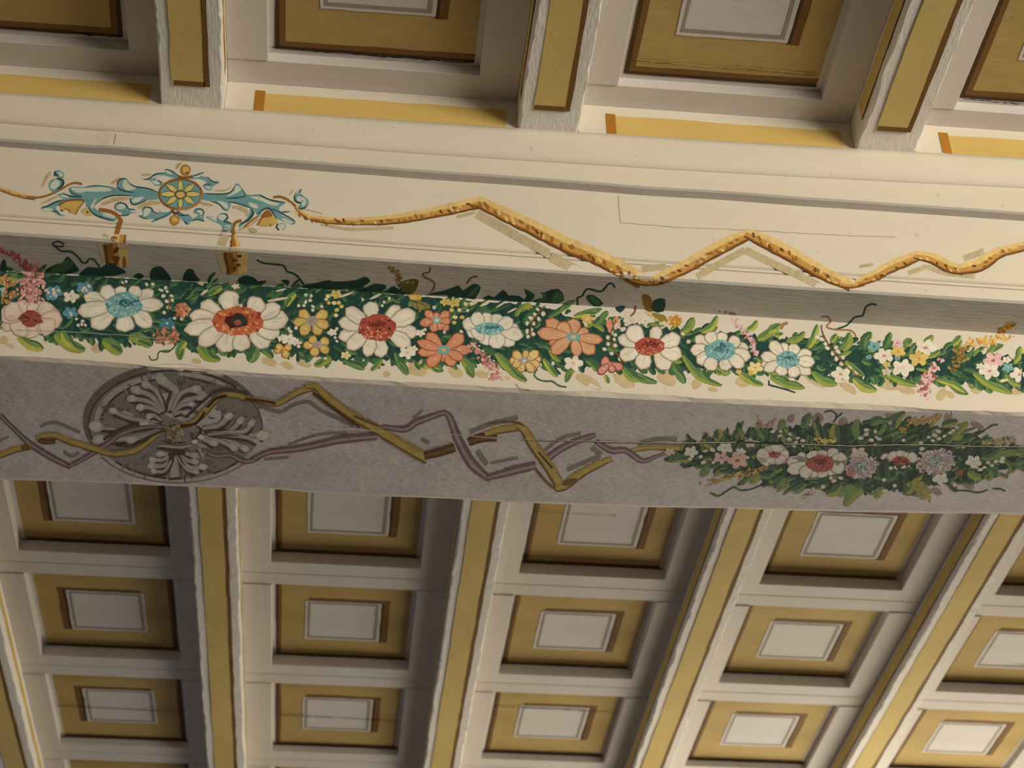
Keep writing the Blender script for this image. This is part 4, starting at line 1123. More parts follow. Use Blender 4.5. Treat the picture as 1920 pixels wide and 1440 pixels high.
# posies of small blossoms
def tiny(mm, R, x, y, r, c, heart, n=5):
    q = R(x, y)[0]
    a0 = mm.r.uniform(0, 2)
    for k in range(n):
        a = a0 + 2 * PI * k / n
        mm.blob(q[0] + r * .55 * math.cos(a), q[1] + r * .36 * math.sin(a), r * .48, r * .34, c, a, .12, 9)
    mm.blob(q[0], q[1], r * .2, r * .15, heart, 0, .2, 6)
for R, lst in ((R8, ((545, 650, 19, WHITE, PINK), (870, 510, 19, WHITE, PINK), (1010, 600, 22, WHITE, PINKW), (1180, 450, 21, WHITE, PINK), (975, 480, 15, YEL, ORA), (1130, 530, 19, YEL, ORA), (795, 440, 13, TEAL, TEALD), (970, 415, 10, PINKL, PINKD), (1690, 545, 20, PINKL, PINKD), (1660, 625, 20, WHITE, PINK), (1885, 650, 18, WHITE, PINK), (1800, 600, 12, TEAL, TEALL), (755, 520, 6, TEAL, TEALD), (970, 530, 6, TEAL, TEALD), (890, 575, 8, YEL, ORA), (890, 630, 10, WHITE2, PINK), (1590, 590, 8, WHITE, WHITE2), (1790, 540, 9, WHITE, PINK))),
               (R6, ((1170, 1090, 19, WHITE, WHITE2), (1330, 590, 12, YEL, YELL), (1655, 670, 9, PINKL, WHITE), (660, 450, 9, OG, YG), (120, 1120, 7, WHITE, WHITE2))), (R7, ((1535, 1020, 15, YELL, ORA), (300, 490, 9, WHITE, LG), (1490, 1080, 6, YEL, ORA), (1350, 1065, 6, YEL, ORA))),
               (R3, ((800, 700, 15, WHITE, WHITE2), (610, 650, 17, cf('5f8a92'), WHITE), (950, 600, 16, cf('5f8a92'), WHITE), (790, 880, 15, cf('5f8a92'), TEALL), (570, 700, 10, cf('5f8a92'), WHITE))), (R4, ((80, 880, 15, cf('4a7680'), TEALL), (1450, 1060, 14, WHITE, WHITE2), (1520, 1090, 9, WHITE, WHITE2), (1370, 1050, 9, WHITE, WHITE2), (850, 460, 8, PINKW, WHITE))),
               (R5, ((980, 1090, 16, WHITE, WHITE2), (1050, 1050, 9, WHITE, WHITE2), (290, 1120, 10, YELL, SAL), (1410, 520, 10, YEL, OG), (1510, 530, 12, YEL, OG), (180, 430, 11, YEL, OG), (1130, 870, 9, WHITE, WHITE2), (140, 860, 9, WHITE, WHITE2)))):
    for (x, y, r, c, h) in lst:
        tiny(g, R, x, y, r, c, h)
for x, y in ((1570, 640), (1650, 610), (1585, 690)):
    q = R6(x, y)[0]
    g.blob(q[0], q[1], 5, 9, SAL, .3, .1, 9)
# berries and lily-of-the-valley bells
for R, w, lst in ((R6, 4.6, (820, 440, 880, 450, 770, 480, 830, 530, 740, 540, 780, 590, 690, 580, 650, 640, 720, 640, 700, 710, 650, 730, 720, 760, 660, 790, 1780, 540, 1750, 600, 1830, 600, 1770, 650, 1740, 700, 1650, 660, 1600, 740, 1640, 770, 1560, 800, 1630, 820, 1560, 870, 1640, 890, 1520, 930, 1600, 980, 1690, 1040, 1310, 650, 940, 1090)),
                  (R7, 4.6, (100, 420, 150, 480, 75, 490, 85, 530, 45, 590, 785, 725)), (R8, 5, (430, 420, 445, 452, 510, 448, 487, 490, 525, 478, 562, 522, 512, 532, 550, 570, 605, 600, 655, 642, 370, 370, 400, 385)),
                  (R4, 3.9, (20, 510, 70, 475, 40, 570, 130, 570, 80, 630, 140, 620, 10, 680, 90, 700, 45, 760, 165, 820, 245, 830, 150, 930, 1700, 570, 1690, 620, 1640, 560, 1560, 680, 1620, 680, 1720, 690, 1820, 690, 1640, 640, 1720, 730, 1450, 940, 1470, 970, 1530, 930, 1900, 990, 1560, 1140, 1580, 1100, 870, 670, 910, 680)),
                  (R3, 3.6, (600, 620, 660, 630, 545, 655, 605, 670, 630, 690, 930, 630, 975, 630, 1000, 580, 860, 950, 930, 975, 880, 1020, 960, 1020, 920, 1010, 1800, 620, 1860, 600, 1880, 640, 1830, 690, 1720, 560, 1650, 560, 1870, 750, 1900, 820, 1850, 880, 800, 900, 1380, 540, 1420, 530)),
                  (R5, 3.6, (780, 480, 720, 520, 700, 560, 190, 820, 170, 920, 190, 960, 480, 490, 1285, 580, 1180, 830, 1400, 860, 1590, 850, 1780, 1240, 1830, 1240, 490, 1175, 60, 1155, 1660, 615))):
    q = R(*lst)
    for (x, y) in q:
        g.blob(x, y, w * g.r.uniform(.8, 1.15), w * g.r.uniform(.65, .95), WHITE, g.r.uniform(0, 2), .12, 9, WHITE2)
for R, w, lst in ((R5, 4.6, (90, 450, 160, 530, 210, 530, 240, 570, 190, 610, 180, 670, 1480, 610, 1570, 610, 1520, 690, 1600, 690, 1510, 750, 1540, 500, 1640, 540)), (R4, 4, (1890, 580, 1870, 610, 1900, 650)), (R7, 4, (720, 640, 420, 480, 510, 510))):
    for (x, y) in R(*lst):
        g.blob(x, y, w, w * .8, g.r.choice((YELL, YEL, cf('c2b660'))), 0, .15, 8)
for pts in (R6(850, 440, 800, 500, 720, 600, 690, 700, 690, 800), R6(1650, 600, 1590, 760, 1600, 880, 1700, 1040, 1760, 1090), R8(400, 280, 410, 340, 470, 450, 560, 560, 665, 660), R4(100, 560, 110, 640, 90, 740)):
    g.line(pts, 2.6, cf('7a5234'))
# hyacinth spikes and fluffy heads
for pts, w, n, s, cc in ((R6(20, 890, 120, 980, 210, 1070, 290, 1170, 330, 1240), 14, 90, 3, [PINK, PINKL, cf('b8705e')]), (R6(330, 1240, 220, 1270), 4, 14, 2.4, [PINK]), (R7(1310, 480, 1400, 590, 1480, 700, 1530, 780, 1540, 880), 9, 80, 2.8, [PINKL, PINK, cf('d8b4ac')]), (R7(1140, 380, 1300, 410), 5, 12, 2, [cf('8a6456')]),
                         (R8(1255, 575, 1220, 640, 1190, 700, 1180, 780), 20, 130, 3.2, [PINKL, PINK, cf('d8b8ac'), PINKD]), (R3(20, 170, 100, 210, 200, 270, 290, 350, 420, 410), 12, 90, 3.4, [PINKD, PINK, cf('a05a50')]), (R3(400, 450, 390, 540, 350, 640, 330, 740), 34, 190, 3.6, [PINK, PINKL, cf('d59c86'), PINKD]),
                         (R8(1480, 420, 1560, 410, 1660, 395, 1790, 370), 15, 120, 2.8, [ORA, cf('d3a050'), cf('dcb878')]), (R8(1745, 320, 1790, 285, 1835, 275), 11, 40, 3, [cf('9a6a28'), ORA]), (R8(1440, 470, 1430, 560, 1390, 600), 16, 80, 2.8, [cf('8e6c30'), cf('a88440'), cf('6c5a2a')])):
    g.trail(pts, w, n, s, cc)
g.stipple(7, 543, 22, 28, 120, 3, [cf('c08a54'), cf('cf9a62'), cf('a87446')]); g.stipple(2, 543, 8, 12, 30, 2.6, [TEALL, cf('9cb49c')])
g.stipple(312, 631, 24, 16, 120, 2.8, [cf('bf7c54'), cf('cf9268'), cf('a8664a')]); g.stipple(308, 624, 14, 7, 30, 2, [DG, MG])
g.stipple(342, 582, 14, 13, 70, 3, [cf('bc7452'), cf('d29a74'), cf('a85f46')]); g.stipple(780, 557, 12, 6, 50, 2.6, [ORA, YEL, cf('d8b058')]); g.stipple(1265, 602, 12, 10, 70, 2.6, [ORA, cf('d8a850'), cf('b87c34')])
g.stipple(790, 575, 14, 8, 30, 3, [cf('7a6a34'), cf('8e7a3c')])
g.build('painted_posies', beam, 'small blossoms, berries and hyacinth spikes scattered through the garland', 'stuff')
# ---- soffit: grisaille rosette, interlaced ribbons, wreath
g = Mural(61)
cx, cy, rx, ry = 329.0, 798.0, 165.0, 105.0
LT, LT2, DK, DK2, MID_, OLV = cs('a89c90'), cs('8a8074'), cs('40382f'), cs('4c443b'), cs('675e55'), cs('5a5244')
def ell(k, t):
    return (cx + rx * k * math.cos(t) + 0.04 * rx * k * math.sin(t) * 0, cy + ry * k * math.sin(t) + 0.015 * rx * math.cos(t))
g.line([ell(1.0 + .055 * math.sin((a - 150) / 210 * PI), math.radians(a)) for a in range(150, 345, 6)], [3, 9, 11, 11, 10, 8, 3], OLV, smooth=False)
g.poly([ell(.975, math.radians(a)) for a in range(0, 360, 6)], cs('6a6158'), smooth=False)
g.line([ell(.985, math.radians(a)) for a in range(165, 318, 5)], 3.6, DK, smooth=False)
g.line([ell(.985, math.radians(a)) for a in range(330, 372, 5)], 3, DK2, smooth=False)
g.line([ell(.90, math.radians(a)) for a in range(178, 262, 5)], [8, 11, 10, 6], LT2, smooth=False)
g.line([ell(.84, math.radians(a)) for a in range(190, 258, 5)], 3.4, DK, smooth=False)
g.line([ell(.93, math.radians(a)) for a in range(272, 312, 5)], [6, 8, 5], LT2, smooth=False)
g.line([ell(.86, math.radians(a)) for a in range(276, 306, 5)], 3, DK, smooth=False)
g.line([ell(.985, math.radians(a)) for a in range(28, 150, 5)], [7, 9, 7, 7, 8, 7], LT2, smooth=False)
g.line([ell(.945, math.radians(a)) for a in range(96, 140, 5)], 3.6, DK, smooth=False)
g.line([ell(.945, math.radians(a)) for a in range(38, 66, 5)], 3.6, DK, smooth=False)
g.line([ell(1.02, math.radians(a)) for a in range(30, 150, 5)], 2, OLV, smooth=False)
# brushwork of the shaded ground
for i in range(240):
    t, k = g.r.uniform(0, 2 * PI), math.sqrt(g.r.uniform(.02, .80))
    x, y = cx + rx * k * math.cos(t), cy + ry * k * math.sin(t)
    u = math.atan2(y - cy, x - cx) + g.r.uniform(-.5, .5)
    L = g.r.uniform(8, 17)
    g.line([(x, y), (x + L * math.cos(u + .25) * .6, y + L * math.sin(u + .25) * .6), (x + L * math.cos(u), y + L * math.sin(u))], g.r.uniform(2.5, 5.5), g.r.choice((cs('564e46'), cs('4e463e'), cs('665d54'), cs('72695f'), cs('5c5248'))), taper=True)
def lobe(mm, x0, y0, mx, my, tx, ty, w, r):
    (a, b, c) = S1(x0, y0, mx, my, tx, ty)
    w *= 1.45; r *= 1.12
    mm.line([(a[0] + 1.5, a[1] + 3), (b[0] + 1.5, b[1] + 4), (c[0] + 1, c[1] + 5)], [w * .5, w * .95, w * .95], DK)
    mm.line([a, b, c], [w * .45, w * .8, w * .9], MID_)
    mm.line([a, b, c], [w * .3, w * .5, w * .6], LT2)
    mm.blob(c[0], c[1], r, r * .72, LT, math.atan2(c[1] - b[1], c[0] - b[0]), .12, 12, LT2)
for L in ((880, 430, 960, 260, 830, 150, 15, 13), (860, 430, 790, 260, 690, 195, 9, 9), (850, 440, 740, 300, 600, 245, 9, 10), (840, 440, 720, 350, 560, 320, 8, 9), (820, 450, 720, 400, 640, 400, 8, 9), (920, 430, 1010, 270, 1140, 235, 9, 10), (930, 440, 1040, 340, 1180, 310, 8, 7), (930, 450, 1020, 380, 1100, 370, 7, 7), (940, 470, 1000, 440, 1050, 450, 6, 6),
          (950, 790, 940, 900, 950, 1030, 18, 20), (920, 790, 880, 820, 820, 820, 7, 8), (915, 810, 850, 870, 750, 870, 7, 7), (920, 830, 860, 920, 740, 925, 8, 8), (930, 850, 860, 970, 760, 975, 6, 6), (985, 790, 1040, 810, 1130, 835, 8, 8), (990, 810, 1050, 870, 1130, 890, 7, 7), (985, 830, 1080, 940, 1200, 935, 8, 8), (975, 850, 1060, 960, 1140, 980, 6, 6),
          (1180, 620, 1450, 640, 1740, 655, 10, 12), (1200, 600, 1420, 620, 1540, 520, 8, 8), (1200, 590, 1350, 560, 1430, 480, 9, 9), (1300, 620, 1560, 620, 1640, 540, 8, 8), (1200, 660, 1400, 680, 1580, 770, 8, 8), (1200, 670, 1350, 700, 1480, 760, 8, 9), (1190, 680, 1240, 700, 1300, 720, 9, 8), (1250, 640, 1550, 660, 1680, 700, 7, 6),
          (820, 560, 500, 590, 240, 570, 9, 13), (820, 540, 640, 520, 510, 480, 10, 13), (820, 530, 560, 500, 395, 430, 8, 8), (830, 520, 760, 470, 720, 480, 7, 7), (820, 600, 520, 680, 270, 690, 9, 11), (830, 610, 680, 660, 560, 690, 9, 10), (840, 570, 720, 550, 660, 545, 6, 6)):
    lobe(g, *L)
for pts in (S1(870, 430, 850, 330, 810, 260), S1(880, 430, 890, 330, 925, 250), S1(1250, 660, 1400, 650, 1530, 655), S1(1240, 600, 1330, 610, 1430, 600), S1(920, 800, 900, 880, 880, 900), S1(980, 800, 1010, 880, 1040, 920), S1(1130, 560, 1190, 600, 1160, 660, 1110, 690), S1(830, 700, 900, 720, 1050, 715), S1(780, 770, 900, 780, 1030, 790)):
    g.line(pts, 3.4, DK, taper=True)
g.poly(S1(900, 790, 1030, 780, 1040, 830, 960, 830, 930, 880, 900, 850), DK)
g.line(S1(790, 740, 880, 750, 1000, 760, 1100, 740), 5, LT2, taper=True)
for x, y, r in ((1185, 665, 6), (1130, 710, 6), (400, 430, 6), (680, 545, 6), (240, 560, 9), (640, 395, 7), (1740, 655, 11)):
    q = S1(x, y)[0]
    g.blob(q[0], q[1], r, r * .75, LT)
for k in range(14):
    a_ = 2 * PI * k / 14
    q = S1(950 + 62 * math.cos(a_), 640 + 60 * math.sin(a_))[0]
    g.blob(q[0], q[1], 5, 3, g.r.choice((LT2, cs('6e6256'), cs('7e6c58'))), a_, .2, 8)
    q = S1(950 + 34 * math.cos(a_), 640 + 34 * math.sin(a_))[0]
    g.blob(q[0], q[1], 3, 2.2, g.r.choice((cs('54402f'), DK, cs('84735c'))), a_, .2, 7)
rosette = g.build('painted_rosette', beam, 'grey grisaille rosette with four palmettes inside an oval rim')

OLS = cs('655c50')
g = Mural(62)
for pts, w in ((S3(360, 250, 520, 300, 620, 250, 740, 222, 850, 290, 1100, 410), 7), (S3(590, 555, 820, 480, 1050, 465), 5), (S3(400, 672, 590, 655), 5), (S4(360, 250, 480, 200, 680, 150), 9), (S4(410, 370, 440, 420, 475, 465), 10), (S4(500, 455, 680, 420), 6), (S4(860, 370, 970, 290, 1100, 255), 7), (S4(1175, 350, 1235, 402), 10), (S4(1010, 500, 1230, 405), 8),
               (S4(1480, 330, 1600, 295, 1740, 295), 8), (S2(365, 285, 500, 250, 720, 340), 6), (S2(575, 515, 650, 550, 712, 520), 7), (S3(1630, 510, 1690, 545), 8), (S2(0, 415, 80, 375), 4), (S3(1560, 350, 1640, 290), 5)):
    g.line(pts, w, OLS, taper=False)
GC = (cs('8a743e'), cs('7a6434'), cs('5c4424'), cs('46301c'))
MC = (cs('7c6866'), cs('766260'), cs('5a4644'), cs('4c3a3a'))
# mauve band
def mauve(pts, w, smooth=True):
    g.lanes(pts, w, [(-1, -0.2, MC[2]), (-0.2, 0.45, MC[0]), (0.45, 1, MC[2])], smooth=smooth, step=6)
mauve(S2(0, 180, 150, 330, 300, 460, 480, 570, 640, 650), [10, 9, 13, 13, 10])
mauve(S2(610, 645, 750, 575, 950, 450, 1100, 345, 1300, 290, 1480, 285), [7, 10, 11, 11, 8, 6])
mauve(S1(1200, 780, 1310, 835, 1450, 830, 1560, 880, 1660, 875, 1750, 815), [8, 8, 9, 11, 10, 10])
mauve(S3(320, 665, 450, 610, 700, 580, 1000, 515, 1280, 490), [10, 13, 14, 17, 14])
mauve(S3(1320, 415, 1500, 435, 1600, 375, 1790, 312), [8, 14, 14, 10])
mauve(S4(140, 128, 215, 132, 280, 290, 360, 440, 450, 530, 495, 560), [8, 14, 17, 19, 20, 12])
mauve(S4(470, 555, 650, 505, 800, 470), [10, 18, 16])
mauve(S4(860, 440, 950, 370, 1080, 305, 1200, 268), [16, 14, 13, 9])
mauve(S4(1200, 310, 1300, 370, 1400, 372, 1510, 440, 1600, 412, 1700, 378), [10, 13, 12, 12, 8, 4])
# gold band
def sgold(pts, w, smooth=True, dark=False):
    P, G, B, D = GC
    if dark:
        g.lanes(pts, w, [(-1, -0.3, D), (-0.3, 0.5, B), (0.5, 1, D)], smooth=smooth, step=6)
    else:
        g.lanes(pts, w, [(-1, -0.55, G), (-0.55, 0.6, P), (0.6, 1, B)], smooth=smooth, step=6)
sgold(S2(0, 545, 130, 495, 275, 462), 13); g.blob(48, 838, 9, 6, GC[2], -.2)
sgold(S2(330, 385, 480, 362, 640, 420, 850, 485, 960, 520), [9, 12, 13, 13, 12]); sgold(S2(350, 405, 400, 420, 500, 418), 9, dark=True)
sgold(S2(920, 515, 1050, 530, 1220, 500, 1330, 430, 1420, 360, 1520, 300), [9, 12, 12, 10, 8, 5])
sgold(S1(960, 570, 1090, 545, 1190, 470, 1280, 370, 1380, 290, 1500, 290, 1600, 310), [6, 11, 14, 14, 12, 11, 10])
g.line(S1(1000, 565, 1140, 540, 1220, 440), 5, cs('3c281c')); g.line(S1(1240, 400, 1320, 320, 1420, 290), 5.5, cs('3c281c')); g.line(S1(1050, 490, 1200, 350, 1330, 250, 1480, 238, 1610, 285), 4.5, DK); g.line(S1(640, 700, 740, 650, 880, 600), 4, DK); g.line(S1(310, 690, 450, 600, 600, 550), 5, DK)
g.line(S1(420, 740, 560, 745, 660, 700), 3.5, DK)
sgold(S3(210, 185, 330, 205, 480, 235, 560, 205, 660, 145, 790, 108), [9, 9, 9, 12, 14, 11]); g.line(S3(250, 195, 400, 215, 490, 232), 5.5, GC[3])
sgold(S3(720, 102, 800, 100, 900, 190, 1050, 300, 1250, 420, 1450, 540, 1680, 672), [9, 16, 17, 18, 18, 20, 20], True); g.line(S3(780, 150, 950, 280, 1150, 420), 5, GC[3]); g.line(S3(1100, 330, 1300, 410), 5, GC[2])
sgold(S3(1650, 640, 1760, 615, 1890, 575), [14, 17, 17], dark=True)
sgold(S4(350, 315, 440, 285, 540, 290), [16, 18, 12], dark=True); sgold(S4(460, 262, 560, 235, 690, 215), [12, 15, 15])
sgold(S4(670, 200, 720, 230, 780, 330, 880, 470, 960, 600), [14, 20, 20, 21, 20]); g.line(S4(815, 380, 910, 490), 4, GC[3]); g.line(S4(800, 500, 880, 590, 950, 640), 5, GC[2])
sgold(S4(930, 620, 990, 610, 1070, 545, 1200, 470, 1310, 425), [14, 18, 16, 15, 9]); g.blob(*S4(1020, 580)[0], 16, 6, GC[2], -.4)
sgold(S4(1440, 370, 1580, 350, 1780, 360), [8, 11, 12]); g.line(S4(480, 190, 640, 180, 720, 205), 4, GC[2])
# knot where the bands cross the rosette
q = S1(945, 560)[0]
for i in range(26):
    a = g.r.uniform(0, 2 * PI)
    g.blob(q[0] + g.r.gauss(0, 7), q[1] + 10 + g.r.gauss(0, 10), 4, 2.4, g.r.choice((cs('7e6a4a'), cs('5a4030'), cs('8c7c64'), cs('6a5a48'))), a, .2, 7)
g.build('painted_ribbon', beam, 'gold and mauve ribbons painted interlaced along the grey soffit')

# ---- wreath at the right of the soffit
g = Mural(63)
sDG, sMG, sLG, sOG = cs('28342a'), cs('3a4a34'), cs('55623c'), cs('6c6c38')
sW, sW2, sP = cs('a89888'), cs('968678'), cs('9a7f74')
WT = [(1262, 846), (1290, 832), (1320, 822), (1400, 806), (1480, 796), (1560, 790), (1640, 788), (1720, 788), (1780, 796), (1840, 816), (1890, 840), (1925, 848), (1960, 856), (1992, 863)]
WB = [(1262, 852), (1290, 862), (1320, 878), (1400, 896), (1450, 908), (1520, 918), (1580, 930), (1650, 925), (1720, 920), (1780, 908), (1850, 896), (1890, 880), (1925, 876), (1960, 872), (1992, 868)]
for R, lst in ((S5, ((1280, 190, 7, 8), (1560, 180, 10, 10), (400, 350, 6, 4), (1240, 900, 12, 7), (1060, 860, 9, 6), (1820, 230, 10, 9))), (S6, ((1140, 170, 7, 13), (560, 170, 14, 5), (1440, 260, 14, 5), (1020, 940, 12, 6), (1350, 890, 12, 5), (780, 950, 16, 7)))):
    for (x, y, a, b) in lst:
        q = R(x, y)[0]
        g.blob(q[0], q[1], a, b, cs('6e6052'), .4, .15, 10)
g.band(WT, WB, 1262, 1992, [sDG, sDG, cs('222c26'), sMG], 10)
for i in range(430):
    x = g.r.uniform(1268, 1978)
    t, b = at_(WT, x), at_(WB, x)
    v = g.r.random()
    y = t + (b - t) * v
    L = g.r.uniform(14, 32)
    if x < 1560:
        an = PI - g.r.uniform(.1, .9) if v > .5 else -PI / 2 + g.r.uniform(-.7, .5)
    else:
        an = g.r.uniform(.2, 1.0) + (PI / 2 if v > .6 and g.r.random() < .7 else 0) if v > .5 else -g.r.uniform(.3, 1.0)
    c1, c2 = g.r.choice(((sDG, sMG), (sDG, sMG), (sMG, sLG), (sMG, cs('48583c')), (sLG, sOG)))
    g.leaf(x, y, x + L * math.cos(an), y + L * math.sin(an) * .7, g.r.uniform(5, 10), c1, c2, g.r.uniform(-.2, .2))
for R, lst in ((S5, ((520, 305, 520, 400, 17), (735, 290, 700, 380, 14), (950, 295, 1010, 400, 18), (1195, 195, 1150, 295, 14), (1485, 145, 1420, 265, 17), (1740, 250, 1760, 410, 20), (350, 775, 420, 680, 14), (1120, 905, 1220, 790, 20), (1830, 1085, 1910, 940, 17), (1640, 965, 1790, 870, 17), (390, 390, 470, 470, 18), (110, 610, 260, 590, 14), (880, 860, 960, 760, 18), (1300, 930, 1420, 850, 16))),
               (S6, ((215, 195, 210, 400, 14), (475, 200, 340, 250, 16), (700, 125, 590, 290, 16), (1345, 235, 1190, 410, 17), (1240, 215, 1080, 260, 15), (1060, 165, 950, 280, 13), (1610, 795, 1580, 710, 18), (90, 1080, 260, 920, 20), (400, 1010, 480, 900, 16), (860, 830, 870, 940, 18), (1690, 490, 1480, 590, 15), (1840, 530, 1600, 600, 14), (1920, 620, 1830, 640, 16), (1480, 800, 1340, 740, 16), (20, 990, 160, 880, 16), (700, 960, 760, 830, 18), (500, 240, 420, 360, 10)))):
    for (tx, ty, bx, by, w) in lst:
        (t0, b0) = R(tx, ty, bx, by)
        g.leaf(b0[0], b0[1], t0[0], t0[1], w, g.r.choice((sMG, sLG)), g.r.choice((sLG, sOG)), g.r.uniform(-.18, .18))
for pts, w, n, s, cc in ((S5(420, 860, 560, 820, 700, 780, 900, 720, 1040, 690), 10, 90, 2.8, [cs('84683c'), cs('947a4c'), cs('6e5834')]), (S5(1540, 400, 1620, 420, 1700, 410), 10, 50, 2.6, [cs('8c7c44'), cs('a08c50')]), (S6(740, 210, 840, 210, 960, 200, 1060, 160), 10, 70, 2.8, [cs('80623a'), cs('937444')]), (S6(640, 320, 720, 270), 8, 20, 2.8, [cs('806434')]),
                         (S6(780, 880, 860, 900, 920, 990), 20, 40, 4, [cs('6e6434'), cs('7c6c3a')]), (S6(1500, 440, 1650, 430, 1820, 410), 11, 60, 2.8, [cs('8a7858'), cs('7a6a4c')]), (S5(940, 180, 980, 260, 1060, 260, 1100, 200), 9, 40, 2.2, [cs('7e5c50'), cs('8c7064')]), (S5(1400, 1000, 1500, 930), 8, 20, 2, [cs('7e5048'), sP]), (S6(1230, 760, 1270, 730), 9, 16, 3, [cs('6a4636')])):
    g.trail(pts, w, n, s, cc)
for R, w, lst in ((S5, 4.4, (470, 510, 380, 640, 480, 640, 400, 520, 1090, 320, 1170, 320, 1165, 365, 1270, 350, 1260, 400, 1350, 390, 1310, 470, 1400, 465, 1400, 415, 1330, 430, 350, 580, 240, 605, 700, 545, 830, 590, 1690, 800, 1720, 830, 1610, 890, 1790, 800, 1300, 455)),
                  (S6, 4.4, (300, 305, 390, 320, 300, 350, 350, 410, 240, 390, 400, 380, 430, 400, 390, 460, 1040, 320, 1000, 360, 940, 380, 980, 415, 1100, 370, 1045, 395, 860, 440, 1300, 480, 1630, 630, 1690, 630, 1590, 670, 1430, 690, 1470, 715, 1510, 690, 490, 930, 680, 410, 870, 500, 860, 545, 590, 880, 480, 820, 1550, 640, 1700, 600, 40, 800, 1190, 310, 1160, 335, 1230, 280))):
    for (x, y) in R(*lst):
        g.blob(x, y, w * g.r.uniform(.8, 1.3), w * g.r.uniform(.6, .9), sW, g.r.uniform(-.4, .4), .12, 9, sW2)
for R, lst in ((S5, ((600, 490, 15, sW, sP), (250, 530, 14, sW, sP), (760, 530, 10, sW, sP), (860, 440, 12, sW2, sP), (560, 590, 15, sP, cs('7a4c40')), (730, 620, 20, cs('9c7c6c'), cs('6a4034')), (30, 530, 10, sW2, sP))), (S6, ((220, 550, 17, sW2, sP), (1400, 630, 16, sW, sP), (1060, 805, 15, sW, sW2)))):
    for a in lst:
        tiny(g, R, *a)
for pts in (S5(450, 950, 530, 985, 610, 940, 690, 895, 760, 925, 860, 915, 980, 870), S5(1620, 125, 1690, 108, 1750, 150, 1745, 190, 1715, 225), S5(1740, 190, 1810, 130), S6(1440, 350, 1560, 280, 1600, 255, 1648, 255), S6(1220, 930, 1330, 930, 1450, 950, 1545, 922), S6(1220, 890, 1230, 940), S6(1600, 910, 1680, 915, 1730, 938), S5(170, 695, 260, 675, 350, 655)):
    g.line(pts, 2.6, sDG)
wreath = g.build('painted_wreath', beam, 'spindle-shaped wreath of dark leaves on the grey soffit')
RSH = (cs('7c4038'), cs('5a2a26'), cs('8e584c'), cs('38241e'))
flower('streak', *S5(1110, 560)[0], 14, 7, tips(S5, 925, 570, 24, 1020, 485, 24, 1150, 465, 28, 1225, 500, 26, 1250, 585, 24, 1190, 640, 22, 1080, 650, 22, 970, 640, 24), 71, 'pinkish white flower with thin red streaks', wreath, cols=(sW, sW2, RSH[:3]))
flower('daisy', *S5(1580, 650)[0], 27, 16, tips(S5, 1335, 570, 20, 1480, 525, 22, 1605, 515, 20, 1750, 505, 22, 1850, 590, 24, 1825, 710, 24, 1730, 755, 20, 1590, 795, 24, 1480, 785, 20, 1380, 775, 22, 1240, 720, 22, 1235, 630, 22), 72, 'white flower with a broad red heart on the wreath', wreath, cols=(sW, sW2, RSH))
flower('streak', *S6(650, 620)[0], 20, 10, tips(S6, 445, 600, 20, 540, 545, 20, 650, 520, 20, 740, 550, 18, 815, 570, 18, 810, 645, 22, 720, 690, 22, 620, 710, 22, 500, 670, 22), 73, 'white flower splashed with dark red on the wreath', wreath, cols=(sW, sW2, RSH[:2]))
for k, (q, a, b) in enumerate(((S6(255, 685)[0], 33, 22), (S6(1015, 632)[0], 38, 25))):
    f = Mural(74 + k)
    f.blob(q[0], q[1], a * .85, b * .85, cs('7a6c68'), -.15, .12, 18)
    f.stipple(q[0], q[1], a, b, 230, 2.6, [cs('8e7e78'), cs('9c8e86'), cs('7a6a66'), cs('86726e')], -.2)
    f.stipple(q[0], q[1], a * .4, b * .4, 50, 2.2, [cs('74807c'), cs('8a9690'), cs('5c6a66')])
    if k == 0:
        f.stipple(q[0] - 22, q[1] + 10, 9, 6, 24, 2.4, [cs('8c5c5a'), cs('7c504c')])
    f.build('painted_flower', wreath, ('fluffy mauve-grey pompon beside the red-hearted flower', 'larger fluffy mauve-grey pompon toward the right edge')[k])
# ---- hairline joints in the boards
g = Mural(80)
def hair(pts, w, c, dark=None):
    P = g.path(pts, 9.0, False)
    P = [(x, y + g.r.uniform(-.7, .7)) for x, y in P]
    if dark:
        g.line([(x, y + 1.2) for x, y in P], w * .9, dark, smooth=False)
    g.line(P, w, c, smooth=False)
CRK, CRL = (.03, .025, .02), (.74, .68, .58)
hair([(616, 803), (678, 805), (731, 808)], 1.3, CRL); hair([(833, 813), (880, 817), (977, 824)], 1.3, CRL); hair([(977, 824), (1040, 826), (1117, 827)], 1.2, CRL, CRK); hair([(1117, 827), (1190, 829), (1314, 831)], 1.6, CRL, CRK)
hair([(1250, 830), (1341, 829), (1425, 828)], 1.8, CRL, CRK); hair([(1380, 828), (1469, 831)], 2.2, CRK); hair([(1469, 831), (1596, 835), (1734, 832), (1825, 836), (1920, 837)], 1.6, CRL, CRK)
hair([(1159, 367), (1163, 415), (1165, 418), (1280, 427), (1420, 433), (1560, 441), (1680, 445)], 0.8, cf('b3a27e')); hair([(217, 251), (213, 275)], 1.6, cf('8e8064'))
hair([(30, 620), (130, 623), (240, 630), (330, 640)], 1.2, cf('9aa08a'))
g.build('board_joints', beam, 'hairline cracks between the boards', 'stuff')
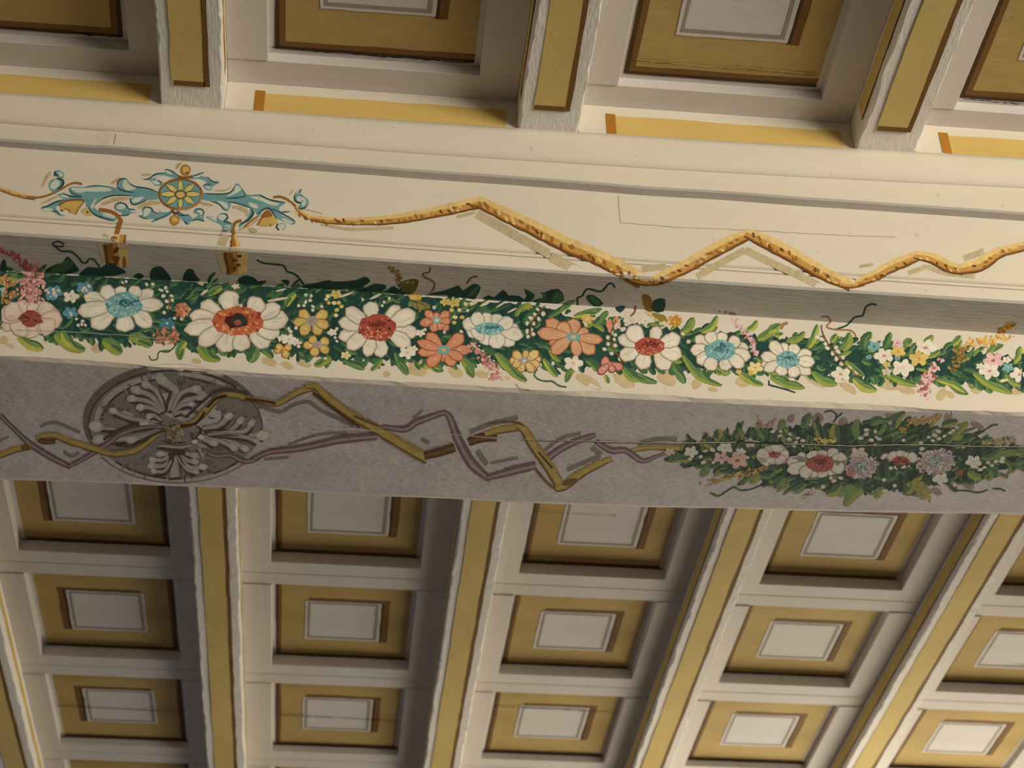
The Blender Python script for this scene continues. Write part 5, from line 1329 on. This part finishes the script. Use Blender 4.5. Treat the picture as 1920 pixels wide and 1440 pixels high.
# ---- the painting goes on along the beam past both edges of the picture
def to_px(P):
    d = Vector(P) - CAM
    z = d.dot(AX_F)
    return (960 + FPX * d.dot(AX_R) / z, 720 - FPX * d.dot(AX_U) / z)
def on_face(X, v):
    return to_px((X, S(X, 7), ZJ + S(X, 6) + (S(X, 8) - S(X, 6)) * v))
def on_frieze(X, v):
    return to_px((X, S(X, 4), ZJ + S(X, 3) + (S(X, 5) - S(X, 3)) * v))
def on_soffit(X, v):
    return to_px((X, S(X, 7) + (S(X, 9) - S(X, 7)) * v, ZJ + S(X, 8)))
def x_at(fn, px):
    a, b = -0.5, 3.5
    for _ in range(50):
        m_ = (a + b) / 2
        if fn(m_)[0] < px:
            a = m_
        else:
            b = m_
    return a
GR, GL = x_at(lambda X: on_face(X, .48), 1923), x_at(lambda X: on_face(X, .48), -3)
FR, FL = x_at(lambda X: on_frieze(X, .4), 1920), x_at(lambda X: on_frieze(X, .6), 0)
for (xa, xb, fa, fb, seed) in ((GR, 4.2, FR, 4.2, 90), (-1.9, GL, -1.9, FL, 91)):
    g = Mural(seed)
    n = int((xb - xa) / 0.01)
    top, bot = [], []
    for i in range(n + 1):
        X = xa + (xb - xa) * i / n
        a, b = on_face(X, .24), on_face(X, .72)
        top.append(a); bot.append((a[0], b[1]))
    g.band(top, bot, top[0][0], top[-1][0], [DG, DG, cf('2b4a3c'), cf('223c36')], 9)
    for i in range(int((xb - xa) * 330)):
        X = g.r.uniform(xa, xb)
        v = g.r.uniform(.22, .72)
        p, q = on_face(X, v), on_face(X + g.r.uniform(.008, .028), v + g.r.uniform(.05, .2) * (1 if v > .47 else -1))
        c1, c2 = g.r.choice(((DG, MG), (MG, LG), (MG, cf('4d6e46')), (LG, OG)))
        g.leaf(p[0], p[1], q[0], q[1], g.r.uniform(6, 10), c1, c2, g.r.uniform(-.2, .2))
    X = xa + .06
    while X < xb - .06:
        c = on_face(X, g.r.uniform(.42, .52))
        pick = g.r.choice(('w', 'w', 's', 'y', 't', 't'))
        if pick == 't':
            for k in range(5):
                q = on_face(X + g.r.uniform(-.04, .04), g.r.uniform(.32, .62))
                tiny(g, lambda x, y: [(x, y)], q[0], q[1], g.r.uniform(12, 20), g.r.choice((WHITE, YEL, PINKL, TEAL)), g.r.choice((PINK, ORA)))
        else:
            r, pc, pe, h = {'w': (58, WHITE, WHITE2, g.r.choice((REDH, BLUH))), 's': (44, SAL, cf('bb7350'), (TEAL, TEAL, YEL, TEALD)), 'y': (30, YEL, cf('c3944e'), (cf('9a9484'), ORA, YEL, ORA))}[pick]
            m_ = 10 if pick == 'w' else 7
            for k in range(m_):
                a = 2 * PI * k / m_ + g.r.uniform(-.1, .1)
                g.petal(c[0] + r * .3 * math.cos(a), c[1] + r * .22 * math.sin(a), c[0] + r * math.cos(a), c[1] + r * .72 * math.sin(a), r * .46, g.jit(pc, .05), pe, .6, 2, tuple(q * .42 for q in pe))
            g.blob(c[0], c[1], r * .42, r * .3, h[0], 0, .08, 16)
            g.stipple(c[0], c[1], r * .4, r * .28, 50, 2.4, list(h[:3]))
        X += g.r.uniform(.085, .12)
    g.build('painted_garland', beam, 'continuation of the flower garland past the edge of the picture')
    # frieze ribbon and soffit bands
    g = Mural(seed + 10)
    X, up, pts = fa, True, []
    if xa > 1:
        v0 = (462 - on_frieze(fa, 0)[1]) / (on_frieze(fa, 1)[1] - on_frieze(fa, 0)[1])
        pts = [on_frieze(fa, v0)]
        X = fa + .12
    while X < fb - .05:
        pts.append(on_frieze(X, g.r.uniform(.25, .4) if up else g.r.uniform(.8, .98)))
        up = not up
        X += g.r.uniform(.14, .26)
    if xa < 1:
        pts.append(on_frieze(fb, (353 - on_frieze(fb, 0)[1]) / (on_frieze(fb, 1)[1] - on_frieze(fb, 0)[1])))
    for i in range(len(pts) - 1):
        gold(g, [pts[i], pts[i + 1]], 15)
    for cols, ph in ((GC, 0), (MC, 1)):
        X, k, pts = (xa + .12 if xa > 1 else xa), ph, []
        while X < xb:
            pts.append(on_soffit(X, .35 if k % 2 else .72))
            k += 1
            X += .13
        for i in range(len(pts) - 1):
            g.lanes([pts[i], pts[i + 1]], 15, [(-1, -.4, cols[1]), (-.4, .5, cols[0]), (.5, 1, cols[2])], smooth=False, step=8)
    g.build('painted_ribbon', beam, 'continuation of the painted ribbons past the edge of the picture')
